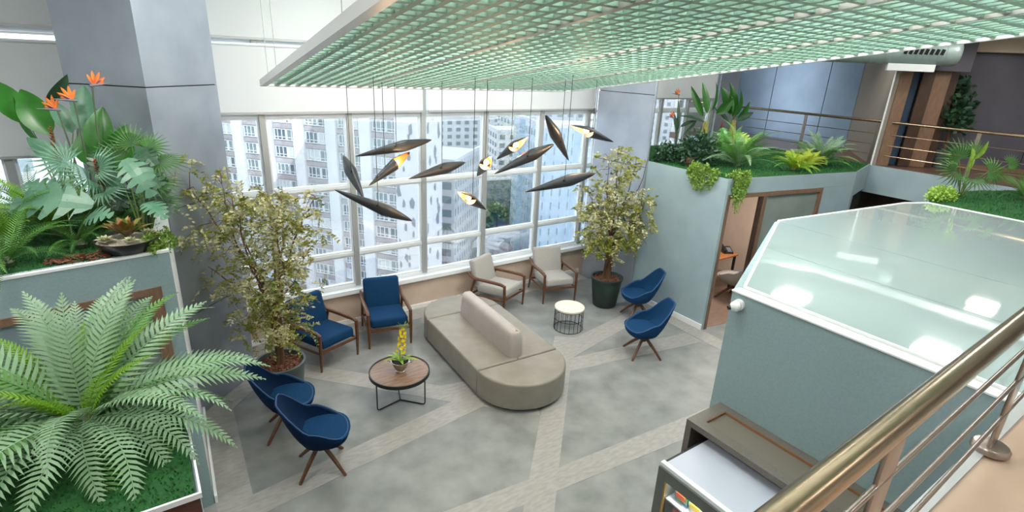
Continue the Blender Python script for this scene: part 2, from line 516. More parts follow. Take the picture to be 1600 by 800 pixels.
# ------------------------------------------------------------------ columns (triangular, clad in satin metal panels)
def column(name, pts, z_seams, label, mats):
    t = thing(name, label, None, kind='structure')
    for i in range(len(pts) - 1):
        a, b = Vector(pts[i]), Vector(pts[i + 1])
        d = (b - a).normalized()
        n = Vector((d.y, -d.x))
        zs = [0] + z_seams + [CEIL]
        for z0, z1 in zip(zs, zs[1:]):
            poly = [a + n * 0.0, b + n * 0.0, b - n * 0.03, a - n * 0.03]
            part('cladding_panel', G().prism([tuple(p) for p in poly], z0 + 0.006, z1 - 0.006), mats[i], t)
    c = sum((Vector(p) for p in pts), Vector((0, 0))) / len(pts)
    core = [tuple(c + (Vector(p) - c) * 0.965) for p in pts]
    part('core', G().prism(core, 0, CEIL), M['black'], t)
    return t
column('column_1', [(-0.49, 7.10), (0.158, 6.56), (0.86, 7.21), (0.86, 7.98), (-0.49, 7.98)], [1.28, 2.54, 3.79],
       'triangular satin metal column beside the left planter', [M['column']] * 4)
column('column_2', [(7.32, 7.80), (7.48, 6.55), (8.55, 7.9)], [1.25, 2.5, 3.75],
       'satin metal column behind the dark green tree pot', [M['column']] * 2)

# ------------------------------------------------------------------ windows
def window(name, label, xs, zs, y0, y1, fx0, fx1, mw=0.075):
    t = thing(name, label, None, kind='structure')
    for x in xs:
        part('mullion', G().box(x - mw / 2, x + mw / 2, y0, y1, zs[0], zs[-1]), M['alu'], t)
    for i, z in enumerate(zs):
        h = 0.05
        for xa, xb in zip([fx0] + xs, xs + [fx1]):
            if xb - xa > 0.1:
                part('transom', G().box(xa + mw / 2 + 0.001, xb - mw / 2 - 0.001, y0 + 0.03, y1 - 0.02, z - h / 2, z + h / 2), M['alu'] if i == len(zs) - 1 else M['alu_white'], t)
    for xa, xb in zip([fx0] + xs, xs + [fx1]):
        if xb - xa < 0.1:
            continue
        for za, zb in zip(zs, zs[1:]):
            f = G()
            a, b, c, d = xa + mw / 2, xb - mw / 2, za + 0.026, zb - 0.026
            part('pane', G().box(a + 0.004, b - 0.004, (y0 + y1) / 2 + 0.014, (y0 + y1) / 2 + 0.022, c, d), M['pane'], t)
            for (p, q, r_, s_) in ((a, a + 0.03, c, d), (b - 0.03, b, c, d), (a + 0.031, b - 0.031, c, c + 0.026), (a + 0.031, b - 0.031, d - 0.026, d)):
                f.box(p, q, y0 + 0.045, y1 - 0.025, r_, s_)
            part('sash', f, M['alu_white'], t)
    return t
w1 = window('window_1', 'tall window wall with white aluminium frames behind the seating', [1.45, 2.64, 3.83, 5.01, 6.22, 7.36],
            [0.63, 1.18, 2.27, 3.34, 4.28, 5.25], 8.04, 8.16, 0.35, 7.62)
part('window_sill', G().box(0.6, 7.55, 7.955, 8.16, 0.555, 0.6), M['alu_white'], w1)
part('sill_lip', G().box(0.6, 7.55, 7.95, 7.962, 0.535, 0.575), M['white'], w1)
window('window_2', 'window behind the left planter', [-3.6, -2.4, -1.2], [0.63, 1.8, 3.34, 4.28, 5.25], 8.04, 8.16, -4.9, 0.3)
window('window_3', 'window behind the right planter', [8.25, 9.42, 10.3, 11.15], [0.63, 2.0, 3.33, 4.28, 5.25], 8.04, 8.16, 7.7, 11.86)
struct('wall_window_end', G().box(11.2, 11.9, 7.96, 8.03, 2.3, CEIL), M['column'], 'grey panel at the end of the window wall')

def blind(label, xa, xb, z0, z1, y=8.0, kind='roller blinds on the window wall'):
    t = thing('roller_blind', label, 'blind', ((xa + xb) / 2, y, z0), 0, kind)
    h, ww = z1 - z0, (xb - xa) / 2
    part('blind_fabric', G().box(-ww, ww, -0.002, 0.002, 0.0, h), M['blind'], t)
    part('bottom_bar', G().box(-ww, ww, -0.012, 0.012, -0.03, 0.0), M['alu'], t)
    part('roller', G().tube([(-ww, 0, h), (ww, 0, h)], 0.02, 10), M['alu_white'], t)
    return t
blind('white roller blind over the left half of the big window, lower tier', 0.88, 3.80, 3.40, 4.24)
blind('white roller blind over the right half of the big window, lower tier', 3.89, 7.42, 3.40, 4.24)
blind('white roller blind over the left half of the big window, upper tier', 0.88, 3.80, 4.33, 5.28)
blind('white roller blind over the right half of the big window, upper tier', 3.89, 7.42, 4.33, 5.28)
blind('pale roller blind left of the metal column, lower tier', -3.4, -0.2, 2.96, 4.16)
blind('pale roller blind left of the metal column, upper tier', -3.4, -0.2, 4.33, 5.28)
blind('cream roller blind behind the bird of paradise plants', 7.75, 11.12, 3.60, 5.2)

# ------------------------------------------------------------------ left meeting room under the left planter
ca, sa = math.cos(R(8.9)), math.sin(R(8.9))
def LW(s, o=0.0):            # s metres to the left of the corner, o metres in front of the wall
    return (0.08 - ca * s + sa * o, 4.95 - sa * s - ca * o)
def lprism(s0, s1, o0, o1):
    return [LW(s0, o0), LW(s1, o0), LW(s1, o1), LW(s0, o1)]
lw = struct('wall_left_room', G().prism(lprism(0, 4.6, -0.1, 0), 2.335, 2.62).prism(lprism(0, 0.1, -0.1, 0), 0, 2.333).prism(lprism(3.2, 4.6, -0.1, 0), 0, 2.333),
            M['teal'], 'teal front of the left meeting room')
part('coping', G().prism(lprism(0, 4.6, -0.03, 0.006), 2.612, 2.632), M['white'], lw)
part('door_frame', G().prism(lprism(0.1, 3.2, -0.09, 0.012), 2.275, 2.335), M['door_wood'], lw)
part('door_frame', G().prism(lprism(0.1, 0.19, -0.09, 0.012), 0, 2.274), M['door_wood'], lw)
lframe = mat('blue_grey_frosted_glass', '#8ea0a6', 0.25, col2='#84969c', nscale=1.5)
for s0, s1, m in ((0.19, 0.42, 'frost'), (0.425, 0.86, 'x'), (0.87, 1.75, 'x'), (1.76, 2.6, 'x')):  # first pane darker: a reflection put into its colour
    part('glass_door', G().prism(lprism(s0, s1, -0.06, -0.035), 0.02, 2.274), M['frost'] if m == 'frost' else lframe, lw)
struct('wall_left_room_side', G().prism([(0.08, 4.955), (0.15, 6.55), (-0.02, 6.55), (-0.02, 4.96)], 0, 2.615), M['white'], 'side wall of the left meeting room, white standing in for window light')  # window light on this wall is put into its white colour
struct('baseboard_left_room', G().prism([(0.085, 4.94), (0.155, 6.56), (0.18, 6.56), (0.11, 4.94)], 0, 0.09), M['white'])
struct('wall_left_room_top', G().prism([LW(0.02, -0.05), LW(4.6, -0.05), (-4.5, 7.9), (0.06, 7.05)], 2.45, 2.6), M['teal'])

# near planter box at the bottom left
nb = struct('wall_near_planter', G().box(-3.2, -0.012, 1.985, 2.95, 0, 2.585), M['teal'], 'planter box below the large fern')
part('front_board', G().box(-3.2, -0.012, 1.965, 1.984, 0.0, 2.585), M['brown_front'], nb)
part('coping', G().box(-3.2, -0.004, 1.958, 1.968, 2.585, 2.608), M['white'], nb)
part('coping', G().box(-0.012, -0.004, 1.969, 2.95, 2.585, 2.608), M['white'], nb)

# ------------------------------------------------------------------ right meeting room under the right planter
ra, rs = math.cos(R(-10.1)), math.sin(R(-10.1))
def DW(s, o=0.0):            # s metres along the door wall, o metres in front
    return (7.50 + ra * s + rs * o, 4.905 + rs * s - ra * o)
def dprism(s0, s1, o0, o1):
    return [DW(s0, o0), DW(s1, o0), DW(s1, o1), DW(s0, o1)]
struct('wall_right_room_side', G().prism([(7.50, 4.9), (7.62, 4.88), (7.62, 7.95), (7.50, 7.95)], 0, 2.62), M['teal_light'], 'pale teal side wall beside the blue swivel chairs')
struct('baseboard_right_room', G().box(7.478, 7.499, 4.90, 6.52, 0, 0.1), M['white'])
rw = struct('wall_right_room', G().prism(dprism(0.122, 3.05, -0.1, 0), 2.372, 2.62).prism(dprism(2.25, 3.05, -0.1, 0), 0, 2.37), M['teal_light'], 'pale teal front of the right meeting room')
E3 = [(10.50, 4.372), (11.71, 4.675), (11.71, 4.78), (10.5, 4.48)]
part('end_wall', G().prism(E3, 2.15, 2.62).prism([(10.50, 4.372), (10.72, 4.427), (10.72, 4.53), (10.5, 4.48)], 0, 2.148), M['teal_light'], rw)
part('end_glazing', G().prism([(10.73, 4.45), (11.68, 4.687), (11.68, 4.71), (10.73, 4.473)], 0, 2.148), M['dark_glass'], rw)
part('door_frame', G().prism(dprism(0.05, 0.11, -0.1, 0.012), 0, 2.30), M['door_wood'], rw)
part('door_frame', G().prism(dprism(0.05, 2.25, -0.1, 0.012), 2.302, 2.37), M['door_wood'], rw)
part('door_post', G().prism(dprism(0.775, 0.843, -0.04, 0.0), 0, 2.30), M['dark_wood'], rw)
part('door_frame', G().prism(dprism(0.845, 0.92, -0.1, 0.012), 0, 2.30), M['door_wood'], rw)
part('door_frame', G().prism(dprism(2.19, 2.25, -0.1, 0.012), 0, 2.30), M['door_wood'], rw)
part('side_glazing', G().prism(dprism(0.921, 2.189, -0.06, -0.035), 0.0, 2.30), M['frost'], rw)
struct('wall_right_room_rear', G().box(7.62, 11.7, 7.3, 7.4, 0, 2.45), M['beige_wall'])
struct('wall_right_room_end', G().box(10.35, 10.42, 4.6, 7.3, 0, 2.45), M['beige_wall'])
struct('baseboard_right_room_rear', G().box(7.63, 10.34, 7.27, 7.3, 0, 0.1), M['white'])
struct('ceiling_right_room', G().prism([DW(0.1, -0.11), DW(3.0, -0.11), (11.68, 4.8), (11.68, 7.95), (7.63, 7.95)], 2.40, 2.6), M['white'])

# ------------------------------------------------------------------ glass-roofed room in the middle right
GB = [(3.70, -1.4), (3.70, 2.155), (5.94, 3.14), (8.55, 2.865), (8.93, 2.72), (8.93, -1.4)]
gw = struct('wall_glass_room', G().prism([(3.66, -1.4), (3.66, 2.18), (3.76, 2.12), (3.76, -1.4)], 0, 2.59)
            .prism([(3.66, 2.18), (5.93, 3.19), (5.93, 3.09), (3.762, 2.12)], 0, 2.59)
            .prism([(5.931, 3.19), (8.55, 2.90), (8.55, 2.80), (5.931, 3.09)], 0, 2.59)
            .prism([(8.551, 2.90), (8.955, 2.73), (8.955, -1.4), (8.86, -1.4), (8.86, 2.68), (8.551, 2.80)], 0, 2.59),
            M['teal'], 'teal walls of the room with the milky glass roof')
part('coping', G().prism([(3.65, -1.4), (3.65, 2.185), (3.75, 2.175), (3.75, -1.4)], 2.591, 2.602), M['white'], gw)
def clip(poly, x0, x1):
    for sgn, xc in ((1, x0), (-1, x1)):
        out = []
        for i in range(len(poly)):
            a, b = poly[i], poly[(i + 1) % len(poly)]
            ia, ib = sgn * (a[0] - xc) >= 0, sgn * (b[0] - xc) >= 0
            if ia:
                out.append(a)
            if ia != ib:
                t = (xc - a[0]) / (b[0] - a[0])
                out.append((xc, a[1] + t * (b[1] - a[1])))
        poly = out
    return poly
RP = [(3.765, -1.4), (3.765, 2.150), (5.93, 3.150), (8.55, 2.865), (8.91, 2.71), (8.91, -1.4)]
gr = thing('roof_glass_room', 'milky glass roof panels with thin dark joints', None, kind='structure')
for a, b in ((3.7, 4.865), (4.871, 5.897), (5.903, 9.0)):
    part('glass_panel', G().prism(clip(RP, a, b), 2.592, 2.612), M['roof_glass'], gr)
for a, b in zip(RP[:-1], RP[1:]):
    part('roof_trim', G().bar((a[0], a[1], 2.606), (b[0], b[1], 2.606), 0.02, 0.028), M['white'], gr)
# ------------------------------------------------------------------ island sofa
def arc(cx, cy, r, a0, a1, n):
    return [(cx + r * math.cos(R(a0 + (a1 - a0) * i / n)), cy + r * math.sin(R(a0 + (a1 - a0) * i / n))) for i in range(n + 1)]
sofa = thing('island_sofa', 'long taupe leather island sofa with rounded ends and a central backrest', 'sofa', (3.85, 5.94, 0), -3.0)
HW, HL = 0.635, 0.81
ZS = 0.42
part('end_seat', G().puff(arc(0, -HL - 0.016, HW, 180, 360, 28), 0.045, ZS, 0.035, rb=0.02), M['leather'], sofa, True)
part('end_seat', G().puff(arc(0, HL + 0.016, HW, 0, 180, 28), 0.045, ZS, 0.035, rb=0.02), M['leather'], sofa, True)
for sx in (-1, 1):
    a, b = (0.0, HW) if sx > 0 else (-HW, 0.0)
    g = G().puff([(a + 0.001, -HL), (b - 0.001, -HL), (b - 0.001, HL), (a + 0.001, HL)], 0.045, ZS, 0.03, rb=0.02)
    part('bench_seat', g, M['leather'], sofa, True)
bk = G()
prof = []
pts = []
n = 10
for (w_, z) in ((0.115, ZS - 0.02), (0.112, 0.55), (0.10, 0.70), (0.085, 0.76), (0.055, 0.79), (0.0, 0.80)):
    pts.append((w_, z))
rings = []
for w_, z in pts:
    L_ = 0.775 - (0.115 - w_) * 0.55
    rr = max(0.012, w_ * 0.6)
    ring = []
    for cx, cy, a0 in ((w_ - rr, L_ - rr, 0), (-w_ + rr, L_ - rr, 90), (-w_ + rr, -L_ + rr, 180), (w_ - rr, -L_ + rr, 270)):
        for k in range(5):
            a = R(a0 + 22.5 * k)
            ring.append((cx + rr * math.cos(a), cy + rr * math.sin(a), z))
    rings.append(ring)
vs = [p for r_ in rings for p in r_]
m_ = len(rings[0])
fs = [(k * m_ + i, k * m_ + (i + 1) % m_, (k + 1) * m_ + (i + 1) % m_, (k + 1) * m_ + i) for k in range(len(rings) - 1) for i in range(m_)]
fs.append(tuple(range((len(rings) - 1) * m_, len(rings) * m_)))
bk.add(vs, fs)
part('backrest', bk, M['leather_pale'], sofa, True, angle=60)
base = arc(0, -HL, HW - 0.07, 180, 360, 20) + arc(0, HL, HW - 0.07, 0, 180, 20)
part('plinth', G().prism(base, 0.0, 0.046), M['void'], sofa)

# ------------------------------------------------------------------ swivel tub chairs
def shell_pt(phi, t, inset):
    """phi 0 = back (-X), pi = front (+X)"""
    a = abs(phi)
    def sm(x, lo, hi):
        x = min(1, max(0, (x - lo) / (hi - lo)))
        return x * x * (3 - 2 * x)
    top = 0.90 - 0.29 * sm(a, 0.40, 1.30) - 0.14 * sm(a, 1.30, 2.5)
    c, s = abs(math.cos(phi)), abs(math.sin(phi))
    sq = 1 / (c ** 2.9 + s ** 2.9) ** (1 / 2.9)
    rim = (0.255 + 0.02 * sm(a, 0.9, 1.6) + 0.03 * sm(a, 2.2, 3.1)) * sq
    z0 = 0.325
    u = t
    rad = 0.09 + (rim - 0.09) * (1 - (1 - u) ** 2.6)
    z = z0 + (top - z0) * u ** 1.5
    lean = 0.12 * max(0, (z - 0.45)) * (1 - sm(a, 0.3, 1.8)) / 0.40
    rad -= inset
    cx = -math.cos(phi) * rad - lean
    cy = math.sin(phi) * rad * 1.06
    return (cx, cy, z + (inset * 0.9 if t < 0.5 else 0))
def swivel_chair(name, label, fabric, dark, group):
    t = thing(name, label, 'chair', group=group)
    nphi, nt = 40, 10
    vs, fs = [], []
    phis = [-math.pi + 2 * math.pi * i / nphi for i in range(nphi)]
    for k in range(nt + 1):
        vs += [shell_pt(p, k / nt, 0) for p in phis]
    for k in range(nt, 1, -1):
        vs += [shell_pt(p, k / nt - (0.0 if k < nt else 0.004), 0.04) for p in phis]
    rows = nt + 1 + nt - 1
    for k in range(rows - 1):
        for i in range(nphi):
            fs.append((k * nphi + i, k * nphi + (i + 1) % nphi, (k + 1) * nphi + (i + 1) % nphi, (k + 1) * nphi + i))
    fs.append(tuple(range(nphi))[::-1])
    part('shell', G().add(vs, fs), dark, t, True, angle=60)
    # seat cushion follows the shell outline
    o = []
    for p in phis:
        tp_ = shell_pt(p, 1.0, 0)[2]
        q = shell_pt(p, ((0.405 - 0.325) / (tp_ - 0.325)) ** (1 / 1.5), 0.022)
        o.append((q[0], q[1]))
    part('seat', G().puff(o, 0.40, 0.475, 0.045, 4, rb=0.02), fabric, t, True, angle=60)
    rimp = [shell_pt(p, 1.0, 0.015) for p in phis]
    part('piping', G().tube([(p[0], p[1], p[2] + 0.002) for p in rimp], 0.007, 6, closed=True), M['piping'], t, True)
    part('hub', G().lathe([(0.035, 0.22), (0.06, 0.25), (0.06, 0.3), (0.10, 0.337)], 16), M['walnut'], t, True)
    for k in range(4):
        a = R(45 + 90 * k)
        c, s = math.cos(a), math.sin(a)
        part('leg', G().tube([(0.03 * c, 0.03 * s, 0.29), (0.17 * c, 0.17 * s, 0.16), (0.31 * c, 0.31 * s, 0.012), (0.315 * c, 0.315 * s, 0.0)],
                             [0.026, 0.023, 0.017, 0.015], 8), M['walnut'], t, True)
    return t
SW = 'blue swivel tub chairs'
ch = swivel_chair('swivel_chair', 'navy blue tub chair with wooden cross legs, standing in front of the large tree pot', M['blue_fabric'], M['navy_fabric'], SW)
ch.location, ch.rotation_euler = (0.96, 5.72, 0), (0, 0, R(-14))
dup(ch, (1.11, 4.93, 0), -14, 'navy blue tub chair with wooden cross legs, nearer the fern of the left pair')
c3 = swivel_chair('swivel_chair', 'bright blue tub chair with wooden cross legs, next to the dark green tree pot', M['blue_fabric'], M['blue_fabric'], SW)
c3.location, c3.rotation_euler = (6.86, 5.80, 0), (0, 0, R(152))
dup(c3, (5.99, 4.86, 0), 152, 'bright blue tub chair with wooden cross legs, nearer the milky glass roof')
cb = swivel_chair('swivel_chair', 'beige tub chair at the desk inside the right meeting room', M['beige_fabric'], M['beige_fabric'], None)
cb.location, cb.rotation_euler = (9.16, 5.42, 0), (0, 0, R(88))
cb.scale = (1.1, 1.1, 1.0)

# ------------------------------------------------------------------ wooden lounge chairs
def lounge_chair(label, fabric, group):
    t = thing('lounge_chair', label, 'armchair', group=group)
    part('seat_cushion', G().rbox(0.62, 0.56, 0.15, 0.045, 4, T(0.02, 0, 0.375, 0, -5, 0)), fabric, t, True)
    part('back_cushion', G().rbox(0.13, 0.56, 0.52, 0.045, 4, T(-0.36, 0, 0.60, 0, -17, 0)), fabric, t, True)
    for s in (-1, 1):
        y = s * 0.315
        part('armrest', G().tube([(-0.47, y, 0.63), (-0.40, y, 0.575), (-0.30, y, 0.545), (0.0, y, 0.565), (0.26, y, 0.575), (0.33, y, 0.56)],
                                 [0.016, 0.025, 0.03, 0.031, 0.03, 0.025], 8), M['walnut'], t, True)
        part('leg', G().tube([(0.335, y, 0.575), (0.34, y, 0.30), (0.325, y, 0.0)], [0.026, 0.024, 0.015], 8), M['walnut'], t, True)
        part('leg', G().tube([(-0.30, y, 0.55), (-0.38, y, 0.28), (-0.46, y, 0.0)], [0.022, 0.021, 0.013], 8), M['walnut'], t, True)
        part('side_rail', G().tube([(0.335, y, 0.29), (0.0, y, 0.255), (-0.375, y, 0.235)], [0.02, 0.018, 0.018], 8), M['walnut'], t, True)
    part('cross_rail', G().bar((0.32, -0.3, 0.285), (0.32, 0.3, 0.285), 0.022, 0.035), M['walnut'], t)
    part('cross_rail', G().bar((-0.37, -0.3, 0.24), (-0.37, 0.3, 0.24), 0.022, 0.035), M['walnut'], t)
    return t
LC = 'wooden lounge chairs along the window'
def place(o, fx, fy, az):
    a = R(az)
    o.location = (fx - 0.34 * math.cos(a), fy - 0.34 * math.sin(a), 0)
    o.rotation_euler = (0, 0, a)
l1 = lounge_chair('wooden armchair with blue cushions half behind the leaves of the larger tree', M['blue_fabric'], LC)
place(l1, 1.93, 6.86, -69)
l2 = dup(l1, (0, 0, 0), 0, 'wooden armchair with blue cushions between the larger tree and the island sofa')
place(l2, 2.73, 6.97, -102)
l3 = lounge_chair('wooden armchair with light grey cushions directly behind the island sofa', M['grey_fabric'], LC)
place(l3, 5.10, 7.10, -68)
l4 = dup(l3, (0, 0, 0), 0, 'wooden armchair with light grey cushions beside the dark green tree pot')
place(l4, 6.03, 6.96, -106)

# ------------------------------------------------------------------ tables
ct = thing('coffee_table', 'round walnut coffee table on thin black wire legs', 'table', (2.30, 5.61, 0))
part('tabletop', G().lathe([(0.36, 0.415), (0.365, 0.418), (0.365, 0.44), (0.36, 0.442)], 48), M['table_wood'], ct, True)
part('rim', G().lathe([(0.366, 0.405), (0.38, 0.405), (0.38, 0.45), (0.366, 0.45)], 48, ring=True), M['black'], ct, True)
part('tray', G().lathe([(0.36, 0.400), (0.365, 0.405), (0.365, 0.414), (0.3, 0.414)], 32), M['black'], ct)
for k in range(3):
    a = R(-172 + 120 * k + 4)
    c, s = math.cos(a), math.sin(a)
    part('leg', G().tube([(0.0, 0, 0.009), (0.31 * c, 0.31 * s, 0.009), (0.335 * c, 0.335 * s, 0.02), (0.342 * c, 0.342 * s, 0.05), (0.342 * c, 0.342 * s, 0.36),
                          (0.335 * c, 0.335 * s, 0.395), (0.30 * c, 0.30 * s, 0.402)], 0.0085, 8), M['black'], ct, True)

wt = thing('side_table', 'round white-topped side table with a black wire drum base', 'table', (5.53, 6.10, 0))
part('tabletop', G().lathe([(0.235, 0.365), (0.25, 0.37), (0.25, 0.395), (0.245, 0.40)], 40), M['white_wood'], wt, True)
for z in (0.006, 0.19, 0.36):
    part('wire_ring', G().tube([(0.24 * math.cos(2 * math.pi * k / 32), 0.24 * math.sin(2 * math.pi * k / 32), z) for k in range(32)], 0.005, 6, closed=True), M['black'], wt)
wire = G().tube([(0.24, 0, 0.0), (0.24, 0, 0.365)], 0.004, 6).mesh('wire', M['black'])
for k in range(20):
    link('wire', wire, wt, (0, 0, 0), (0, 0, 2 * math.pi * k / 20))

# ------------------------------------------------------------------ desk and telephone in the right meeting room
dk = thing('desk', 'small brown desk inside the right meeting room', 'desk', (8.98, 6.14, 0), 0)
part('desktop', G().rbox(1.3, 0.75, 0.035, 0.006, 2, T(0, 0, 0.735)), mat('orange_brown_top', '#9a5f36', 0.4, col2='#a96b40', nscale=5, stretch=(2, 10, 1)), dk)
for sx in (-1, 1):
    for sy in (-1, 1):
        part('leg', G().box(sx * 0.6 - 0.02, sx * 0.6 + 0.02, sy * 0.33 - 0.02, sy * 0.33 + 0.02, 0, 0.717), M['black'], dk)
ph = thing('telephone', 'black desk telephone with its handset on the brown desk', 'telephone', (9.50, 5.96, 0.753), -30)
part('body', G().add([(-0.1, -0.1, 0), (0.1, -0.1, 0), (0.1, 0.1, 0), (-0.1, 0.1, 0), (-0.1, -0.1, 0.03), (0.1, -0.1, 0.03), (0.1, 0.1, 0.1), (-0.1, 0.1, 0.1)],
     [(3, 2, 1, 0), (4, 5, 6, 7), (0, 1, 5, 4), (1, 2, 6, 5), (2, 3, 7, 6), (3, 0, 4, 7)]), M['phone'], ph)
part('handset', G().tube([(-0.075, -0.1, 0.06), (-0.075, -0.06, 0.085), (-0.075, 0.06, 0.13), (-0.075, 0.1, 0.13)], [0.03, 0.018, 0.018, 0.03], 8), M['phone'], ph, True)
kp = G()
for i in range(3):
    for j in range(4):
        x, y = 0.0 + i * 0.028, -0.07 + j * 0.035
        z = 0.03 + (y + 0.1) * 0.35
        kp.box(x, x + 0.02, y, y + 0.022, z, z + 0.008)
part('keypad', kp, M['machine'], ph)

# ------------------------------------------------------------------ security camera on the teal wall
sc_ = thing('security_camera', 'white dome security camera at the corner of the teal wall', 'camera', (3.66, 2.10, 2.505))
part('mount', G().tube([(0.0, 0, 0), (-0.025, 0, 0)], 0.045, 20), M['white'], sc_, True)
dome = G()
prof = [(0.042 * math.cos(a), 0.042 * math.sin(a)) for a in [R(-90 + 180 * k / 10) for k in range(11)]]
dome.lathe([(max(0.001, r_), z) for r_, z in prof], 20, T(-0.055, 0, -0.004))
part('housing', dome, M['white'], sc_, True)
part('lens', G().tube([(-0.075, 0.022, -0.012), (-0.099, 0.030, -0.018)], [0.02, 0.017], 14), M['phone'], sc_, True)

# ------------------------------------------------------------------ cabinet niche and vending machine
cabt = thing('cabinet_niche', 'grey laminate cabinet niche around the vending machine', 'cabinet', (0, 0, 0))
X0, X1, Y0, Y1, ZT = 3.23, 3.655, 0.35, 2.09, 1.62
part('top_panel', G().box(X0, X0 + 0.10, Y0, Y1, ZT - 0.05, ZT).box(X1 - 0.075, X1, Y0, Y1, ZT - 0.05, ZT).box(X0 + 0.10, X1 - 0.075, Y1 - 0.10, Y1, ZT - 0.05, ZT)
     .box(X0 + 0.10, X1 - 0.075, Y0, Y0 + 0.1, ZT - 0.05, ZT), M['cabinet'], cabt)
part('inset_panel', G().box(X0 + 0.10, X1 - 0.075, Y0 + 0.1, Y1 - 0.1, ZT - 0.05, ZT - 0.022), mat('olive_grey_board', '#6d675c', 0.55), cabt, label='recessed grey lid panel')
part('raw_edge', G().box(X0 + 0.10, X1 - 0.075, Y1 - 0.106, Y1 - 0.1, ZT - 0.021, ZT - 0.002).box(X1 - 0.081, X1 - 0.075, Y0 + 0.1, Y1 - 0.107, ZT - 0.021, ZT - 0.002), M['cabinet_edge'], cabt)
part('side_panel', G().box(X0, X1, Y1 - 0.05, Y1, 0, ZT - 0.051), M['cabinet'], cabt)
part('side_panel', G().box(X0, X1, Y0, Y0 + 0.05, 0, ZT - 0.051), M['cabinet'], cabt)
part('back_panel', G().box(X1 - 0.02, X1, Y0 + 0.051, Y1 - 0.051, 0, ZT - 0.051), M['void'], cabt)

vm = thing('vending_machine', 'white-topped snack vending machine with a grey framed glass front', 'vending machine', (0, 0, 0))
VX0, VX1, VY0, VY1, VZ = 2.80, 3.55, 0.88, 1.955, 1.49
part('cabinet_shell', G().box(VX0 + 0.02, VX1, VY1 - 0.045, VY1 - 0.02, 0.08, VZ - 0.03).box(VX0 + 0.02, VX1, VY0, VY0 + 0.025, 0.08, VZ - 0.03)
     .box(VX1 - 0.02, VX1, VY0 + 0.026, VY1 - 0.046, 0.08, VZ - 0.03).box(VX0 + 0.02, VX1, VY0, VY1 - 0.02, 0.04, 0.079), M['machine_grey'], vm)
part('top_plate', G().box(VX0 + 0.045, VX1, VY0, VY1 - 0.022, VZ - 0.028, VZ), M['machine'], vm, label='pale lilac white top plate')
part('side_gutter', G().box(VX0 + 0.045, VX1, VY1 - 0.021, VY1, VZ - 0.03, VZ - 0.006), M['black'], vm)
part('front_lip', G().box(VX0, VX0 + 0.038, VY0, VY1 + 0.002, VZ - 0.024, VZ + 0.006), M['alu_white'], vm)
ff = G().box(VX0 - 0.015, VX0 + 0.02, VY1 - 0.07, VY1 + 0.002, 0.05, VZ - 0.025).box(VX0 - 0.015, VX0 + 0.02, VY0, VY0 + 0.2, 0.05, VZ - 0.025)
ff.box(VX0 - 0.015, VX0 + 0.02, VY0 + 0.201, VY1 - 0.071, VZ - 0.115, VZ - 0.025).box(VX0 - 0.015, VX0 + 0.02, VY0 + 0.201, VY1 - 0.071, 0.05, 0.45)
part('front_frame', ff, M['machine_grey'], vm)
part('front_glass', G().box(VX0 - 0.004, VX0 + 0.002, VY0 + 0.201, VY1 - 0.071, 0.451, VZ - 0.116), glass_mat('display_glass', (0.93, 0.95, 0.96, 1), 0.02), vm)
part('gold_trim', G().box(VX0 - 0.018, VX0 - 0.012, VY1 - 0.085, VY1 - 0.073, 0.45, VZ - 0.12), mat('gold_strip', '#c99b3c', 0.35, metal=0.7), vm)
for z in (0.66, 0.92, 1.17):
    part('shelf', G().box(VX0 + 0.06, VX1 - 0.03, VY0 + 0.03, VY1 - 0.05, z - 0.012, z), M['alu_white'], vm)
snack_cols = ['#c8302a', '#e8c23a', '#f2efe8', '#2b5fae', '#d8532a', '#7a1f3a', '#3f8a3c', '#e9e4d8', '#b8242c', '#2f79c4']
def snack(colr, loc, k):
    t = thing('snack_bag', '', 'snack', loc, 0, 'snack bags behind the vending machine glass')
    vs = []
    for z, d in ((0, 0.004), (0.015, 0.012), (0.08, 0.03), (0.15, 0.014), (0.165, 0.004)):
        for (sx, sy) in ((-1, -1), (1, -1), (1, 1), (-1, 1)):
            vs.append((sx * d, sy * 0.055, z))
    fs = [(a * 4 + i, a * 4 + (i + 1) % 4, a * 4 + 4 + (i + 1) % 4, a * 4 + 4 + i) for a in range(4) for i in range(4)]
    part('wrapper', G().add(vs, fs + [(3, 2, 1, 0), (16, 17, 18, 19)]), mat('snack_wrapper', colr, 0.3, col2=snack_cols[(k * 3 + 5) % 10], nscale=12, contrast=(0.48, 0.52)), t, True)
    part('band', G().box(-0.034, 0.034, -0.04, 0.04, 0.055, 0.095), mat('snack_band', snack_cols[(k * 7 + 2) % 10], 0.35), t)
    return t
k = 0
snack_names = ['red', 'yellow', 'white', 'blue', 'orange red', 'plum', 'green', 'cream', 'crimson', 'sky blue']
area_light('vending_strip', (VX0 + 0.07, (VY0 + VY1) / 2, VZ - 0.07), 0.05, 0.8, 7, (1.0, 0.97, 0.93), rot=(0, R(-15), 0))
part('light_strip', G().box(VX0 + 0.04, VX0 + 0.10, VY0 + 0.1, VY1 - 0.1, VZ - 0.06, VZ - 0.04), M['lamp_face'], vm)
for sh, z in (('lower', 0.92), ('upper', 1.17)):
    for q, y in enumerate(np.arange(VY1 - 0.15, VY0 + 0.26, -0.128)):
        snack(snack_cols[k % 10], (VX0 + 0.12, float(y), z), k)['label'] = '%s snack bag behind the vending machine glass, %s from the corner, %s shelf' % (
            snack_names[k % 10], ('first', 'second', 'third', 'fourth', 'fifth', 'sixth', 'seventh')[q], sh)
        k += 1

